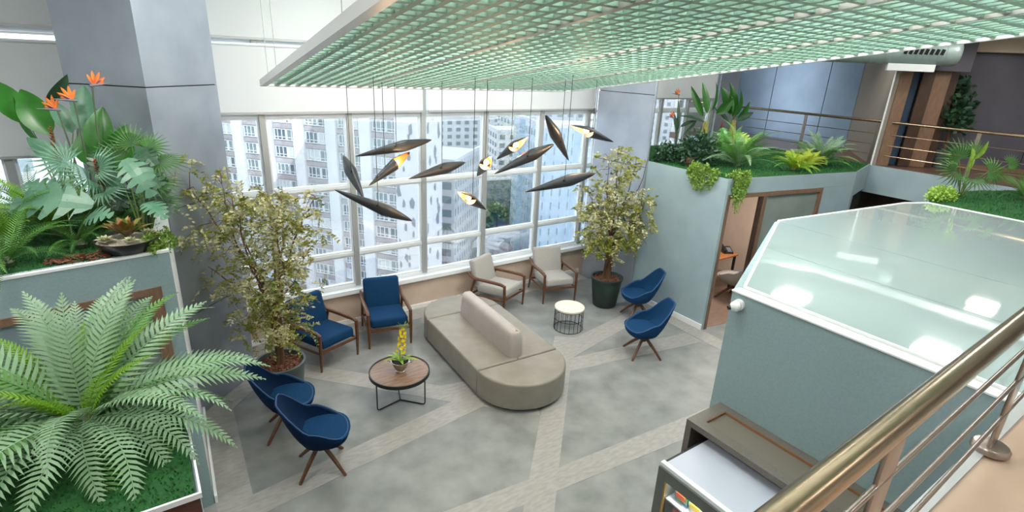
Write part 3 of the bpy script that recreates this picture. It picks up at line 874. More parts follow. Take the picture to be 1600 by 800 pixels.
# ------------------------------------------------------------------ near handrail (bottom right)
hr = thing('handrail', 'thick brushed steel handrail of the near gallery', 'railing', (0, 0, 0))
def HR(x):
    return 0.343 + (x - 0.9) * 0.021
part('top_rail', G().tube([(-2.5, HR(-2.5), 3.42), (0.9, HR(0.9), 3.42), (9.5, HR(9.5), 3.42)], 0.033, 28), M['steel'], hr, True)
for z in (2.81, 2.995, 3.19):
    part('rail_bar', G().tube([(-2.5, HR(-2.5) + 0.01, z), (9.5, HR(9.5) + 0.01, z)], 0.009, 12), M['steel_bar'], hr, True)
for x in (-0.1, 1.51, 3.03, 4.6, 6.2, 7.8):
    y = HR(x) + 0.012
    p = part('post', G().rbox(0.105, 0.014, 0.72, 0.004, 2, T(0, 0, 0.36)), M['steel_bar'], hr, True, loc=(x, y, 2.612))
    part('post_pin', G().tube([(0, 0, 0.72), (0, 0, 0.77)], 0.011, 10), M['black'], p)
    part('base_plate', G().lathe([(0.075, 0), (0.075, 0.018), (0.066, 0.03), (0.05, 0.034)], 24), M['steel_bar'], p, True)

# far railing
fr = thing('gallery_railing', 'slender steel railing with wires along the far gallery', 'railing', (0, 0, 0))
part('top_rail', G().tube([(11.86, 8.9, 3.42), (11.84, -4.0, 3.42)], 0.026, 14), M['steel'], fr, True)
for z in (2.80, 2.99, 3.19):
    part('wire', G().tube([(11.86, 8.9, z), (11.84, -4.0, z)], 0.007, 8), M['steel'], fr)
for y in (7.9, 6.2, 4.78, 3.2, 1.6, 0.0):
    part('post', G().box(11.845, 11.86, y - 0.03, y + 0.03, 2.6, 3.40), M['steel_bar'], fr)
# ------------------------------------------------------------------ ceiling grille: a tilted, hung lattice
GA = Vector((1.106, 6.0, 3.859))
GU = Vector((0.99965, -0.02596, -0.00518)).normalized()
GV = Vector((0.06559, 0.98821, -0.13833)).normalized()
GN = GU.cross(GV).normalized()
def GP(u, v, n=0.0):
    return GA + GU * u + GV * v + GN * n
def grille_z(x, y):
    d = GN.dot(GA)
    return (d - GN.x * x - GN.y * y) / GN.z
gt = thing('ceiling_grille', 'mint green lattice ceiling panel hung at a tilt under the ceiling', 'ceiling panel', (0, 0, 0))
MODU, MODV = 0.966, 2.34
us = [0.0 + MODU * i for i in range(5)]
vs_ = [-0.04 - MODV * j for j in range(4)]
NC = 9
def slab(g, u0, u1, v0, v1, n0, n1):
    P = [GP(u, v, n) for n in (n0, n1) for v in (v0, v1) for u in (u0, u1)]
    g.add(P, [(0, 2, 3, 1), (4, 5, 7, 6), (0, 1, 5, 4), (2, 6, 7, 3), (0, 4, 6, 2), (1, 3, 7, 5)])
cell = MODU / NC
TH = 0.033
def slab_mesh(du, dv, n0, n1, m):
    P = [GU * u + GV * v + GN * n for n in (n0, n1) for v in (0, dv) for u in (0, du)]
    return G().add(P, [(0, 2, 3, 1), (4, 5, 7, 6), (0, 1, 5, 4), (2, 6, 7, 3), (0, 4, 6, 2), (1, 3, 7, 5)]).mesh('slat', m)
cache = {}
rest = G()
for i in range(4):
    for j in range(3):
        u0, u1 = us[i] + (0.05 if i == 0 else 0.018), us[i + 1] - 0.018
        v1, v0 = vs_[j] - 0.012, vs_[j + 1] + 0.012
        nv = int(round((v1 - v0) / cell))
        cells = [(u0 + (u1 - u0) * a / NC - TH / 2, TH, v0, v1 - v0, 0.0, 0.022) for a in range(1, NC)]
        cells += [(u0, u1 - u0, v0 + (v1 - v0) * b / nv - TH / 2, TH, 0.001, 0.021) for b in range(1, nv)]
        for u, du, v, dv, n0, n1 in cells:
            if j == 2:               # the part of the lattice behind the viewer
                slab(rest, u, u + du, v, v + dv, n0, n1)
                continue
            key = (round(du, 4), round(dv, 4))
            if key not in cache:
                cache[key] = slab_mesh(du, dv, n0, n1, M['grille'])
            link('slat', cache[key], gt, GP(u, v))
part('lattice', rest, M['grille'], gt, kind='stuff')
for i in range(1, 4):
    g = G()
    slab(g, us[i] - 0.018, us[i] + 0.018, vs_[3], vs_[0], -0.008, 0.022)
    part('frame_bar', g, M['grille_bar'], gt)
for j in range(1, 3):
    for i in range(4):
        g = G()
        slab(g, us[i] + 0.019, us[i + 1] - 0.019, vs_[j] - 0.012, vs_[j] + 0.012, -0.002, 0.022)
        part('frame_bar', g, M['grille'], gt)
for u0, u1, v0, v1 in ((-0.01, 0.049, vs_[3] - 0.03, 0.0), (us[4] - 0.018, us[4] + 0.02, vs_[3] - 0.03, 0.0), (0.064, us[4] - 0.019, -0.052, 0.0), (0.064, us[4] - 0.019, vs_[3] - 0.03, vs_[3] + 0.012)):
    g = G()
    slab(g, u0, u1, v0, v1, -0.012, 0.05 if u0 < 0 else 0.024)
    part('edge_frame', g, mat('grille_edge', '#d9d9d8', 0.35, metal=0.2), gt)
for u, v in ((0.03, -0.35), (0.03, -0.9), (0.03, -3.2), (us[2], -0.3), (us[4], -0.3), (us[4], -3.4), (us[2], -3.4), (0.03, -6.2), (us[4], -6.2)):
    p = GP(u, v, 0.06)
    part('hanging_wire', G().tube([p, (p.x, p.y, CEIL)], 0.0035, 6), M['alu'], gt)

# ------------------------------------------------------------------ pendant lamps
PL = [((1.86, 5.54, 3.19), (2.71, 5.50, 3.33), 0, 'black boat-shaped pendant lamp, level, uppermost in front of the apartment block'),
      ((1.81, 5.04, 2.99), (2.47, 5.54, 3.20), 3, 'black pendant lamp with a glowing copper mouth beside the apartment block'),
      ((1.73, 4.98, 2.88), (1.81, 5.79, 3.16), 0, 'black pendant lamp pointing steeply down, leftmost of the cluster'),
      ((1.46, 4.99, 2.99), (2.22, 4.97, 2.60), 0, 'black pendant lamp sloping down right, lowest above the blue armchairs'),
      ((2.23, 5.05, 3.02), (3.04, 5.32, 3.09), 0, 'black pendant lamp in front of the tower with grey shards'),
      ((3.03, 5.03, 2.99), (2.80, 4.40, 3.32), 2, 'pendant lamp whose bare glowing bulb faces the room on the window post'),
      ((3.05, 4.86, 2.65), (2.43, 4.38, 3.01), 1, 'short pendant lamp with a glowing mouth, lowest in the middle of the window'),
      ((3.49, 5.36, 3.09), (3.36, 4.59, 3.45), 1, 'short pendant lamp glowing orange at its upper tip, right of the window post'),
      ((2.90, 4.48, 3.13), (3.72, 4.59, 3.37), 0, 'long black pendant lamp rising to the right, right of the bare bulb'),
      ((4.11, 4.78, 3.14), (3.51, 4.50, 3.69), 0, 'black pendant lamp standing steeply, highest of the cluster'),
      ((4.54, 4.52, 3.37), (3.73, 4.36, 3.59), 1, 'pendant lamp with a glowing mouth in front of the metal column'),
      ((3.09, 4.20, 2.99), (3.94, 4.14, 3.12), 0, 'black pendant lamp, level, lowest on the right beside the smaller tree')]
def half_shell(L, n=12, m=10, w=0.062):
    """tapered half tube: closed back on top, open below; runs along +X from 0 to L"""
    vs, fs = [], []
    for i in range(n + 1):
        t = i / n
        r = w * max(0.02, math.sin(math.pi * (0.04 + 0.46 * t)) ** 0.75) if t < 1 else w
        for j in range(m + 1):
            a = math.pi * j / m
            vs.append((t * L, r * math.cos(a), r * 0.9 * math.sin(a)))
    for i in range(n):
        for j in range(m):
            a = i * (m + 1) + j
            fs.append((a, a + 1, a + m + 2, a + m + 1))
    return vs, fs
def pendant(A, B, lit, label):
    A, B = Vector(A), Vector(B)
    d = B - A
    L = d.length
    mid = (A + B) / 2
    t = thing('pendant_lamp', label, 'lamp', mid, 0, 'pendant lamps hanging in front of the window')
    xa = d.normalized()
    view = (Vector((0, 0, 4.2)) - mid).normalized()      # mouths of the glowing lamps turn to the gallery, the dark ones away
    za = (Vector((0, 0, 0.35)) - view * 1.0) if lit in (2, 3) else (Vector((0, 0, 1.0)) - view * 0.55) if lit else (view * 1.5 + Vector((0, 0, 0.3)))
    za = (za - xa * za.dot(xa)).normalized()
    ya = za.cross(xa).normalized()
    Mx = Matrix((xa, ya, za)).transposed().to_4x4()
    rot = Mx.to_euler()
    # dark shell: spindle with a flat underside; the lit end (towards B) is open below and shows the lining
    ns, mseg = 22, 12
    outer = []
    for i in range(ns + 1):
        s = i / ns
        if s < 0.62:
            r = 0.064 * (0.05 + 0.95 * (s / 0.62) ** 0.8)
        else:
            r = 0.064 * (0.08 + 0.92 * ((1 - s) / 0.38) ** 0.7)
        outer.append(((s - 0.5) * L, r))
    g = G()
    vs, fs = [], []
    cut = int(0.60 * ns)
    for x, r in outer:
        for j in range(mseg + 1):
            a = math.pi * (j / mseg) 
            vs.append((x, r * math.cos(a), r * math.sin(a)))
    for i in range(ns):
        for j in range(mseg):
            a = i * (mseg + 1) + j
            fs.append((a, a + 1, a + mseg + 2, a + mseg + 1))
    g.add(vs, fs)
    vs2, fs2 = [], []
    for x, r in outer[:cut + 1]:
        for j in range(mseg + 1):
            a = -math.pi * (j / mseg)
            vs2.append((x, r * math.cos(a), r * 0.75 * math.sin(a)))
    for i in range(cut):
        for j in range(mseg):
            a = i * (mseg + 1) + j
            fs2.append((a, a + mseg + 1, a + mseg + 2, a + 1))
    k0 = cut * (mseg + 1)
    fs2.append(tuple(range(k0, k0 + mseg + 1)))
    g.add(vs2, fs2)
    part('shell', g, M['pendant'], t, True, rot=rot, angle=50)
    gi = G()
    vs3, fs3 = [], []
    for x, r in outer[cut:-1]:
        for j in range(mseg + 1):
            a = math.pi * (j / mseg)
            rr = max(0.002, r - 0.004)
            vs3.append((x, rr * math.cos(a), rr * math.sin(a) - 0.001))
    k = len(outer[cut:-1])
    for i in range(k - 1):
        for j in range(mseg):
            a = i * (mseg + 1) + j
            fs3.append((a, a + mseg + 1, a + mseg + 2, a + 1))
    gi.add(vs3, fs3)
    part('lining', gi, M['pendant_in'], t, True, rot=rot)
    x0 = (0.60 - 0.5) * L
    bb = G().lathe([(0.012, 0.0), (0.014, 0.01), (0.024, 0.035), (0.027, 0.06), (0.02, 0.08), (0.004, 0.088)], 14, T(x0 + 0.004, 0, 0.012, 0, 90, 0))
    b = part('bulb', bb, M['bulb'], t, True, rot=rot)
    part('hinge', G().box(-0.012, 0.012, -0.006, 0.006, 0.055, 0.075, Matrix.Identity(4)), M['black'], t, rot=rot)
    top = mid + za * 0.07
    zt = grille_z(top.x, top.y)
    part('cord', G().tube([(top - mid), Vector((top.x - mid.x, top.y - mid.y, zt - mid.z))], 0.0028, 6), M['black'], t)
    if lit:
        pd = bpy.data.lights.new('bulb_light', 'POINT')
        pd.energy = 10 if lit == 2 else 7
        pd.color = (1.0, 0.66, 0.36)
        pd.shadow_soft_size = 0.03
        po = bpy.data.objects.new('bulb_light', pd)
        COL.objects.link(po)
        po.location = mid + xa * (x0 + 0.06) - za * 0.045
for A, B, lit, lab in PL:
    pendant(A, B, lit, lab)

# ------------------------------------------------------------------ luminaires on the ceiling (above the grille)
lum = None
for k, (lx, ly, lp) in enumerate(LAMPS + [(12.25, 2.45, 0)]):
    zc = CEIL if lp else 4.97
    s = 0.3 if lp else 0.21
    t = thing('ceiling_light', 'square white ceiling luminaire above the mint lattice' if lp else 'small square ceiling luminaire of the far gallery', 'lamp', (lx, ly, zc), 0,
              'ceiling luminaires of the hall' if lp else None)
    part('housing', G().box(-s, s, -s, s, -0.05, 0), M['white'], t)
    part('diffuser', G().box(-s + 0.02, s - 0.02, -s + 0.02, s - 0.02, -0.06, -0.051), M['lamp_face'], t)

# ------------------------------------------------------------------ air duct near the far gallery ceiling
ad = thing('air_duct', 'round grey ventilation duct with a slotted grille under the gallery ceiling', 'duct', (0, 0, 0))
DA, DB = Vector((10.5, 6.4, 4.66)), Vector((11.83, 3.93, 4.66))
dd_ = (DB - DA).normalized()
pts_, rr_ = [], []
Ld = (DB - DA).length
for k in range(15):
    pts_.append(DA + dd_ * (Ld * k / 14)); rr_.append(0.215)
for k in range(1, 6):
    pts_.append(DB + dd_ * (0.13 * math.sin(R(18 * k)))); rr_.append(0.215 * max(0.12, math.cos(R(18 * k))) ** 0.5)
part('duct_body', G().tube(pts_, rr_, 28), M['duct'], ad, True, angle=60)
for k in range(1, 26):
    c = DA + dd_ * (Ld * k / 26)
    ring = []
    sx = dd_.cross(Vector((0, 0, 1))).normalized()
    for q in range(24):
        a = 2 * math.pi * q / 24
        ring.append(c + sx * (0.217 * math.cos(a)) + Vector((0, 0, 0.217 * math.sin(a))))
    part('seam_ring', G().tube(ring, 0.004, 5, closed=True), M['duct'], ad)
sx = -dd_.cross(Vector((0, 0, 1))).normalized()
if sx.dot(Vector((-1, -0.3, 0))) < 0:
    sx = -sx
for k in range(8):
    c = DB - dd_ * (0.18 + 0.075 * k) + sx * 0.212 + Vector((0, 0, 0.0))
    part('grille_slot', G().bar(c - Vector((0, 0, 0.045)) , c + Vector((0, 0, 0.045)) + dd_ * 0.02, 0.03, 0.05, up=dd_), M['void'], ad)
part('saddle', G().bar(DB - dd_ * 0.9 + Vector((0, 0, -0.26)), DB - dd_ * 0.2 + Vector((0, 0, -0.26)), 0.25, 0.12), M['white'], ad)
# ------------------------------------------------------------------ plant building blocks
def rv(a, b):
    return rng.uniform(a, b)
def blade(base, tip, width, nrm=(0, 0, 1), curl=0.15, fold=0.25, n=8, belly=0.8, G_=None):
    """an entire leaf blade from base to tip, folded along its midrib"""
    base, tip = Vector(base), Vector(tip)
    d = tip - base
    L = d.length
    d.normalize()
    nn = Vector(nrm)
    side = d.cross(nn)
    if side.length < 1e-3:
        side = d.cross(Vector((1, 0.3, 0)))
    side.normalize()
    up = side.cross(d)
    vs, fs = [], []
    for i in range(n + 1):
        t = i / n
        w_ = width / 2 * max(0.02, math.sin(math.pi * t ** belly)) ** 0.8
        c = base + d * (L * t) + up * (curl * L * math.sin(math.pi * t) * 0.6)
        e = up * (fold * w_)
        vs += [c - side * w_ + e, c - side * (w_ * 0.5) + e * 0.35, c, c + side * (w_ * 0.5) + e * 0.35, c + side * w_ + e]
    for i in range(n):
        for j in range(4):
            a = i * 5 + j
            fs.append((a, a + 1, a + 6, a + 5))
    g = G_ if G_ is not None else G()
    g.add(vs, fs)
    return g
def split_leaf(base, tip, width, nrm=(0, 0, 1), lobes=6, G_=None):
    """a monstera leaf: lobes cut in from the margin"""
    base, tip = Vector(base), Vector(tip)
    d = tip - base
    L = d.length
    d.normalize()
    side = d.cross(Vector(nrm)).normalized()
    up = side.cross(d)
    g = G_ if G_ is not None else G()
    def P(t, s):
        return base + d * (L * t) + side * (width / 2 * s) + up * (L * 0.12 * math.sin(math.pi * max(0, min(1, t))) + 0.18 * abs(s) * width * 0.5 - 0.10 * width * s * s)
    def prof(t):
        return max(0.03, math.sin(math.pi * min(1, (t * 0.86 + 0.12)) ** 0.75))
    for sg in (-1, 1):
        for k in range(lobes):
            t0, t1 = k / lobes, (k + 1) / lobes
            a0, a1 = prof(t0) * sg, prof(t1) * sg
            gap = 0.30 / lobes
            sh = 0.10
            g.add([P(t0, 0), P(t1, 0), P(t1, a1 * 0.35), P(t0, a0 * 0.35)], [(0, 1, 2, 3)])
            g.add([P(t0 + gap * 0.2, a0 * 0.35), P(t1 - gap * 0.2, a1 * 0.35), P(t1 + sh * 0.6 - gap, a1 * 0.75), P(t0 + sh * 0.6 + gap * 0.5, a0 * 0.8)], [(0, 1, 2, 3)])
            g.add([P(t0 + sh * 0.6 + gap * 0.5, a0 * 0.8), P(t1 + sh * 0.6 - gap, a1 * 0.75), P(t1 + sh - gap * 1.6, a1 * 1.0), P(t0 + sh + gap, a0 * 1.0)], [(0, 1, 2, 3)])
    return g
def frond_mesh(name, L, W, n, e0, e1, m, sweep=28, fold=0.25, lw=0.42, taper=0.9):
    """a fern frond along +X, rising at e0 degrees and ending at e1 degrees"""
    g = G()
    K = 14
    pts = [Vector((0, 0, 0))]
    for i in range(K):
        a = R(e0 + (e1 - e0) * ((i + 0.5) / K) ** 1.15)
        pts.append(pts[-1] + Vector((math.cos(a), 0, math.sin(a))) * (L / K))
    g.tube(pts, [0.0055 * L * (1 - 0.85 * i / K) + 0.0012 for i in range(K + 1)], 5)
    for i in range(n):
        t = 0.10 + 0.89 * i / (n - 1)
        x = t * K
        k = min(K - 1, int(x))
        p = pts[k].lerp(pts[k + 1], x - k)
        tang = (pts[k + 1] - pts[k]).normalized()
        upv = Vector((-tang.z, 0, tang.x))
        w_ = W * min(1, 0.45 + 2.4 * t) * max(0.04, 1 - t ** 2.2) ** taper
        sp = L * 0.89 / n * lw * 1.05
        for sg in (-1, 1):
            sw = R(sweep + 22 * t)
            d = tang * math.sin(sw) + Vector((0, sg, 0)) * math.cos(sw)
            d = (d - upv * (-fold) * 0.6).normalized()
            q = p + d * w_ * 0.45 + upv * 0.02 * w_
            r_ = p + d * w_ - upv * (0.16 * w_)
            g.add([p - tang * sp * 0.5, q - tang * sp * 0.62, r_ + tang * sp * 0.3, q + tang * sp * 0.55, p + tang * sp * 0.5], [(0, 1, 2, 3, 4)])
    return g.mesh(name, m, False)
def fern(name, label, loc, meshes, count, tilt, group=None, seed=1, sc=(0.8, 1.1), azr=(0, 360), cat='fern'):
    """meshes: list of (mesh, weight); fronds stand round the crown"""
    rr = random.Random(seed)
    t = thing(name, label, cat, loc, 0, group)
    part('crown', G().lathe([(0.02, -0.01), (0.045, 0.0), (0.05, 0.03), (0.02, 0.07)], 10), M['stem_dark'], t, True)
    for i in range(count):
        me = meshes[i % len(meshes)]
        az = azr[0] + (azr[1] - azr[0]) * (i + rr.uniform(-0.3, 0.3)) / count
        el = rr.uniform(*tilt)
        s = rr.uniform(*sc)
        link('frond', me, t, (0.03 * math.cos(R(az)), 0.03 * math.sin(R(az)), 0.04), (R(rr.uniform(-25, 25)), R(-el), R(az)), s)
    return t
def turf(name, label, poly, z, blades, seed, hgt=0.022):
    t = thing(name, label, 'artificial turf', (0, 0, 0))
    part('turf_mat', G().prism(poly, z - 0.012, z), M['turf'], t)
    xs, ys = [p[0] for p in poly], [p[1] for p in poly]
    r2 = np.random.default_rng(seed)
    pts = []
    n = len(poly)
    P = r2.uniform((min(xs), min(ys)), (max(xs), max(ys)), (blades * 3, 2))
    ins = np.zeros(len(P), bool)
    for i in range(n):
        (xa, ya), (xb, yb) = poly[i], poly[(i + 1) % n]
        c = ((ya > P[:, 1]) != (yb > P[:, 1])) & (P[:, 0] < (xb - xa) * (P[:, 1] - ya) / ((yb - ya) + 1e-9) + xa)
        ins ^= c
    P = P[ins][:blades]
    k = len(P)
    a = r2.uniform(0, 6.28, k)
    b = r2.uniform(0, 6.28, k)
    h = r2.uniform(0.6, 1.2, k) * hgt
    v = np.zeros((k, 3, 3))
    wv = 0.0022 + hgt * 0.08
    v[:, 0, :2] = P + np.stack([np.cos(a), np.sin(a)], 1) * wv
    v[:, 1, :2] = P - np.stack([np.cos(a), np.sin(a)], 1) * wv
    v[:, 2, :2] = P + np.stack([np.cos(b), np.sin(b)], 1) * h[:, None] * 0.5
    v[:, :2, 2] = z
    v[:, 2, 2] = z + h
    me = bpy.data.meshes.new('turf_blades')
    me.from_pydata(v.reshape(-1, 3).tolist(), [], np.arange(k * 3).reshape(-1, 3).tolist())
    me.materials.append(M['blade'])
    link('turf_blades', me, t, kind='stuff')
    return t

# ------------------------------------------------------------------ turf beds
turf('turf_bed', 'green artificial turf under the large fern at the bottom left', [(-3.2, 1.98), (-0.024, 1.98), (-0.024, 2.95), (-3.2, 2.95)], 2.6, 14000, 1, 0.016)
turf('turf_bed', 'green artificial turf of the left planter with the black bowl', [LW(0.01, 0.0), LW(4.5, 0.0), (-4.5, 7.8), (0.04, 6.5)], 2.614, 16000, 2)
turf('turf_bed', 'green artificial turf on top of the right meeting room', [(7.51, 4.92), DW(3.02, 0), (11.66, 4.69), (11.66, 7.9), (8.6, 7.9), (7.52, 6.58)], 2.622, 16000, 3, 0.03)
turf('turf_bed', 'green artificial turf beside the far edge of the milky glass roof', [(8.97, -1.3), (8.97, 2.72), (9.7, 2.98), (10.9, 2.72), (11.68, 2.35), (11.68, -1.3)], 2.6, 10000, 4, 0.03)
struct('wall_far_planter', G().prism([(8.96, -1.4), (8.96, 2.74), (9.7, 3.0), (10.9, 2.74), (11.71, 2.37), (11.71, -1.4)], 0, 2.585), M['teal_light'])

# ------------------------------------------------------------------ large fern at the bottom left
FA = [frond_mesh('frond', 0.78, 0.16, 25, 62, 5, M['fern'], 22, lw=0.6), frond_mesh('frond', 0.80, 0.14, 27, 40, -38, M['fern'], 22, lw=0.6),
      frond_mesh('frond', 0.72, 0.145, 24, 25, -62, M['fern'], 20, lw=0.6), frond_mesh('frond', 0.74, 0.12, 30, 50, -20, M['fern_mid'], 24, lw=0.55),
      frond_mesh('frond', 0.62, 0.11, 27, 70, 20, M['fern_lime'], 26, lw=0.55), frond_mesh('frond', 0.70, 0.13, 26, 30, -30, M['fern_dark'], 22, lw=0.58)]
bf = fern('sword_fern', 'large silver green fern with arching fronds on the near turf at the bottom left', (-0.37, 2.60, 2.62), [], 0, (0, 0))
rr = random.Random(5)
def put_frond(me, az, el, s, roll=0):
    link('frond', me, bf, (0.03 * math.cos(R(az)), 0.03 * math.sin(R(az)), 0.05), (R(roll), R(-el), R(az)), s)
for az, k, el, s in ((68, 0, 14, 0.82), (88, 0, 22, 0.78), (52, 0, 5, 0.86), (108, 0, 12, 0.80), (38, 0, 0, 0.9), (30, 1, 20, 0.92), (20, 5, 2, 0.95), (12, 1, 2, 0.88), (2, 1, -6, 0.98),
                     (-8, 1, -4, 0.92), (-18, 3, -8, 0.92), (-30, 1, -12, 0.86), (-44, 2, 5, 0.88), (-58, 2, 0, 0.8), (-72, 2, 8, 0.84), (-88, 2, 0, 0.82), (-104, 2, 6, 0.85), (-122, 5, 0, 0.95),
                     (-140, 2, 4, 0.95), (-155, 5, 0, 1.0), (-168, 1, 0, 1.0), (178, 1, 8, 1.0), (166, 3, 10, 1.0), (152, 1, 16, 1.0), (138, 0, 0, 0.95), (125, 3, 12, 0.9),
                     (75, 4, 6, 0.7), (20, 4, 0, 0.82), (-20, 4, 5, 0.75), (130, 4, -5, 0.85), (160, 4, -15, 0.95), (-160, 4, -10, 0.9), (50, 4, -6, 0.8), (100, 4, 8, 0.7), (-60, 4, 10, 0.6), (-110, 4, 0, 0.7),
                     (60, 3, 2, 0.82), (25, 3, 4, 0.9), (95, 0, 8, 0.72), (45, 0, 18, 0.8), (120, 0, 16, 0.85), (78, 1, 30, 0.8), (60, 1, 24, 0.85), (115, 1, 26, 0.85), (35, 3, 14, 0.92), (5, 2, 12, 0.85), (-25, 2, 14, 0.85), (-50, 1, 8, 0.82), (-95, 1, 10, 0.8), (-115, 2, 14, 0.85), (172, 2, 16, 0.95), (85, 4, -4, 0.8), (-50, 5, -18, 0.9), (-80, 5, -20, 0.9), (-5, 5, -14, 0.86), (145, 5, -8, 0.9), (-130, 1, 2, 0.95)):
    put_frond(FA[k], az + rr.uniform(-4, 4), el + rr.uniform(-5, 5), s * rr.uniform(0.93, 1.05), rr.uniform(-18, 18))

# ------------------------------------------------------------------ left planter
SF = [frond_mesh('frond', 0.55, 0.085, 28, 55, -25, M['fern_mid'], 24), frond_mesh('frond', 0.5, 0.08, 28, 35, -45, M['fern_dark'], 22), frond_mesh('frond', 0.5, 0.09, 26, 60, 0, M['fern_lime'], 26)]
fern('fern', 'mid green fern at the very left of the left planter, drooping over the turf', (-0.92, 5.10, 2.62), SF[:2], 20, (-10, 25), seed=3, sc=(0.85, 1.1))
fern('fern', 'bright lime and green fern behind the drooping fern of the left planter', (-0.98, 5.62, 2.62), [SF[2], SF[0]], 20, (-5, 30), seed=4, sc=(1.0, 1.3))
fern('fern', 'dark fine fern between the bark chips and the split leaves of the left planter', (-0.50, 5.35, 2.62), [SF[1], SF[0]], 16, (-15, 15), seed=5, sc=(0.6, 0.8))
fern('fern', 'silver grey fern behind the split leaves of the left planter', (-0.45, 5.95, 2.62), [FA[0], SF[0]], 14, (5, 35), seed=6, sc=(0.6, 0.8))
fern('fern', 'green fern at the back of the left planter under the banana-like leaves', (-0.85, 6.35, 2.62), [SF[0], SF[2]], 16, (0, 35), seed=7, sc=(0.9, 1.2))
fern('fern', 'feathery dark fern at the right rear corner of the left planter', (-0.10, 5.95, 2.62), [SF[1]], 14, (-5, 25), seed=8, sc=(0.6, 0.85))

def leafy(name, label, cat, loc, leaves, leaf_mat, stem_mat, base_off=(0, 0, 0), stem_r=0.007, splits=False, group=None):
    """leaves: (leaf base, tip, width, normal) in world coordinates"""
    t = thing(name, label, cat, loc, 0, group)
    o = Vector(loc)
    for lf in leaves:
        b, tp, w_, nr = lf[:4]
        mt = lf[4] if len(lf) > 4 else leaf_mat
        b, tp = Vector(b) - o, Vector(tp) - o
        g = split_leaf(b, tp, w_, nr) if splits else blade(b, tp, w_, nr, 0.10, 0.3, 10)
        lo = part('leaf', g, M[mt], t, True, angle=80)
        st = Vector(base_off)
        midp = st.lerp(b, 0.55) + Vector((0, 0, 0.06 * (b - st).length))
        part('stem', G().tube([st, midp, b, b.lerp(tp, 0.5)], [stem_r, stem_r * 0.9, stem_r * 0.7, stem_r * 0.3], 6), M[stem_mat], lo)
    return t
VIEW = (-0.3, -1.0, 0.25)
leafy('bird_of_paradise', 'bird of paradise plant with broad banana-like leaves at the back of the left planter', 'plant', (-0.62, 6.3, 2.62), [
    ((-0.80, 6.55, 3.46), (-1.05, 6.85, 3.85), 0.24, (0.3, -0.8, 0.5)),
    ((-0.62, 6.40, 3.38), (-0.78, 6.62, 3.76), 0.25, (-0.2, -1, 0.2)),
    ((-0.72, 6.45, 3.30), (-0.84, 6.62, 3.70), 0.10, (-0.9, -0.5, 0.1)),
    ((-0.61, 6.52, 3.66), (-0.42, 6.50, 3.90), 0.14, (0.7, -0.6, 0.1), 'leaf_dark'),
    ((-0.60, 6.28, 3.12), (-0.80, 6.46, 3.36), 0.18, (0.1, -0.5, 0.9), 'leaf_grey'),
    ((-0.46, 6.33, 3.40), (-0.58, 6.48, 3.68), 0.15, (0.2, -1, 0.3), 'leaf_grey'),
    ((-0.40, 6.42, 3.50), (-0.20, 6.40, 3.58), 0.12, (0.2, -0.7, 0.6), 'leaf_dark')], 'leaf', 'stem')
leafy('broad_leaf_plant', 'plant with upright oval leaves standing against the metal column', 'plant', (-0.30, 6.1, 2.62), [
    ((-0.35, 6.22, 3.40), (-0.31, 6.38, 3.82), 0.20, (-0.3, -1, 0.2), 'leaf_grey'),
    ((-0.31, 6.09, 3.24), (-0.20, 6.21, 3.64), 0.22, (-0.1, -1, 0.15)),
    ((-0.38, 6.11, 3.14), (-0.34, 6.20, 3.46), 0.20, (-0.4, -1, 0.2)),
    ((-0.22, 6.06, 3.20), (-0.04, 6.06, 3.50), 0.16, (0.1, -1, 0.3)),
    ((-0.20, 6.0, 3.10), (-0.02, 5.95, 3.32), 0.16, (0.2, -0.8, 0.4))], 'leaf', 'stem')
# bird of paradise flowers
def bop_flower(label, pos, base, az, group=None):
    pos, base = Vector(pos), Vector(base)
    t = thing('bird_of_paradise_flower', label, 'flower', base, 0, group)
    q = pos - base
    part('stem', G().tube([(0, 0, 0), q * 0.55 + Vector((0.0, 0, 0.05)), q * 0.9 + Vector((0, 0, 0.02)), q], [0.008, 0.007, 0.006, 0.008], 7), M['stem_dark'], t, True)
    a = R(az)
    d = Vector((math.cos(a), math.sin(a), 0.12))
    part('beak', G().tube([q - d * 0.02, q + d * 0.05, q + d * 0.16], [0.012, 0.011, 0.002], 8), mat('beak_purple', '#6f6a74', 0.5), t, True)
    g = G()
    for k, (e, s) in enumerate(((35, 0.12), (60, 0.13), (85, 0.125), (110, 0.10), (20, 0.09))):
        dirv = Vector((math.cos(a) * math.cos(R(e)), math.sin(a) * math.cos(R(e)), math.sin(R(e))))
        blade(q + d * 0.01, q + d * 0.01 + dirv * s, 0.028, (math.sin(a), -math.cos(a), 0.2), 0.05, 0.4, 5, 1.2, g)
    part('petal', g, M['flower_orange'], t, True)
    part('petal', blade(q + d * 0.02, q + d * 0.02 + Vector((math.cos(a) * 0.8, math.sin(a) * 0.8, 0.6)) * 0.08, 0.014, VIEW), mat('blue_petal', '#2d3560', 0.5), t, True)
    return t
for lab, pos, base, az in (('orange bird of paradise flower, lowest of the three in the left planter', (-0.52, 6.20, 3.62), (-0.42, 5.95, 2.62), 215),
                           ('red orange bird of paradise flower, middle of the three in the left planter', (-0.39, 6.16, 3.70), (-0.38, 5.93, 2.62), 200),
                           ('orange bird of paradise flower, highest of the three in front of the metal column', (-0.24, 6.13, 3.83), (-0.32, 5.9, 2.62), 20)):
    bop_flower(lab, pos, base, az)

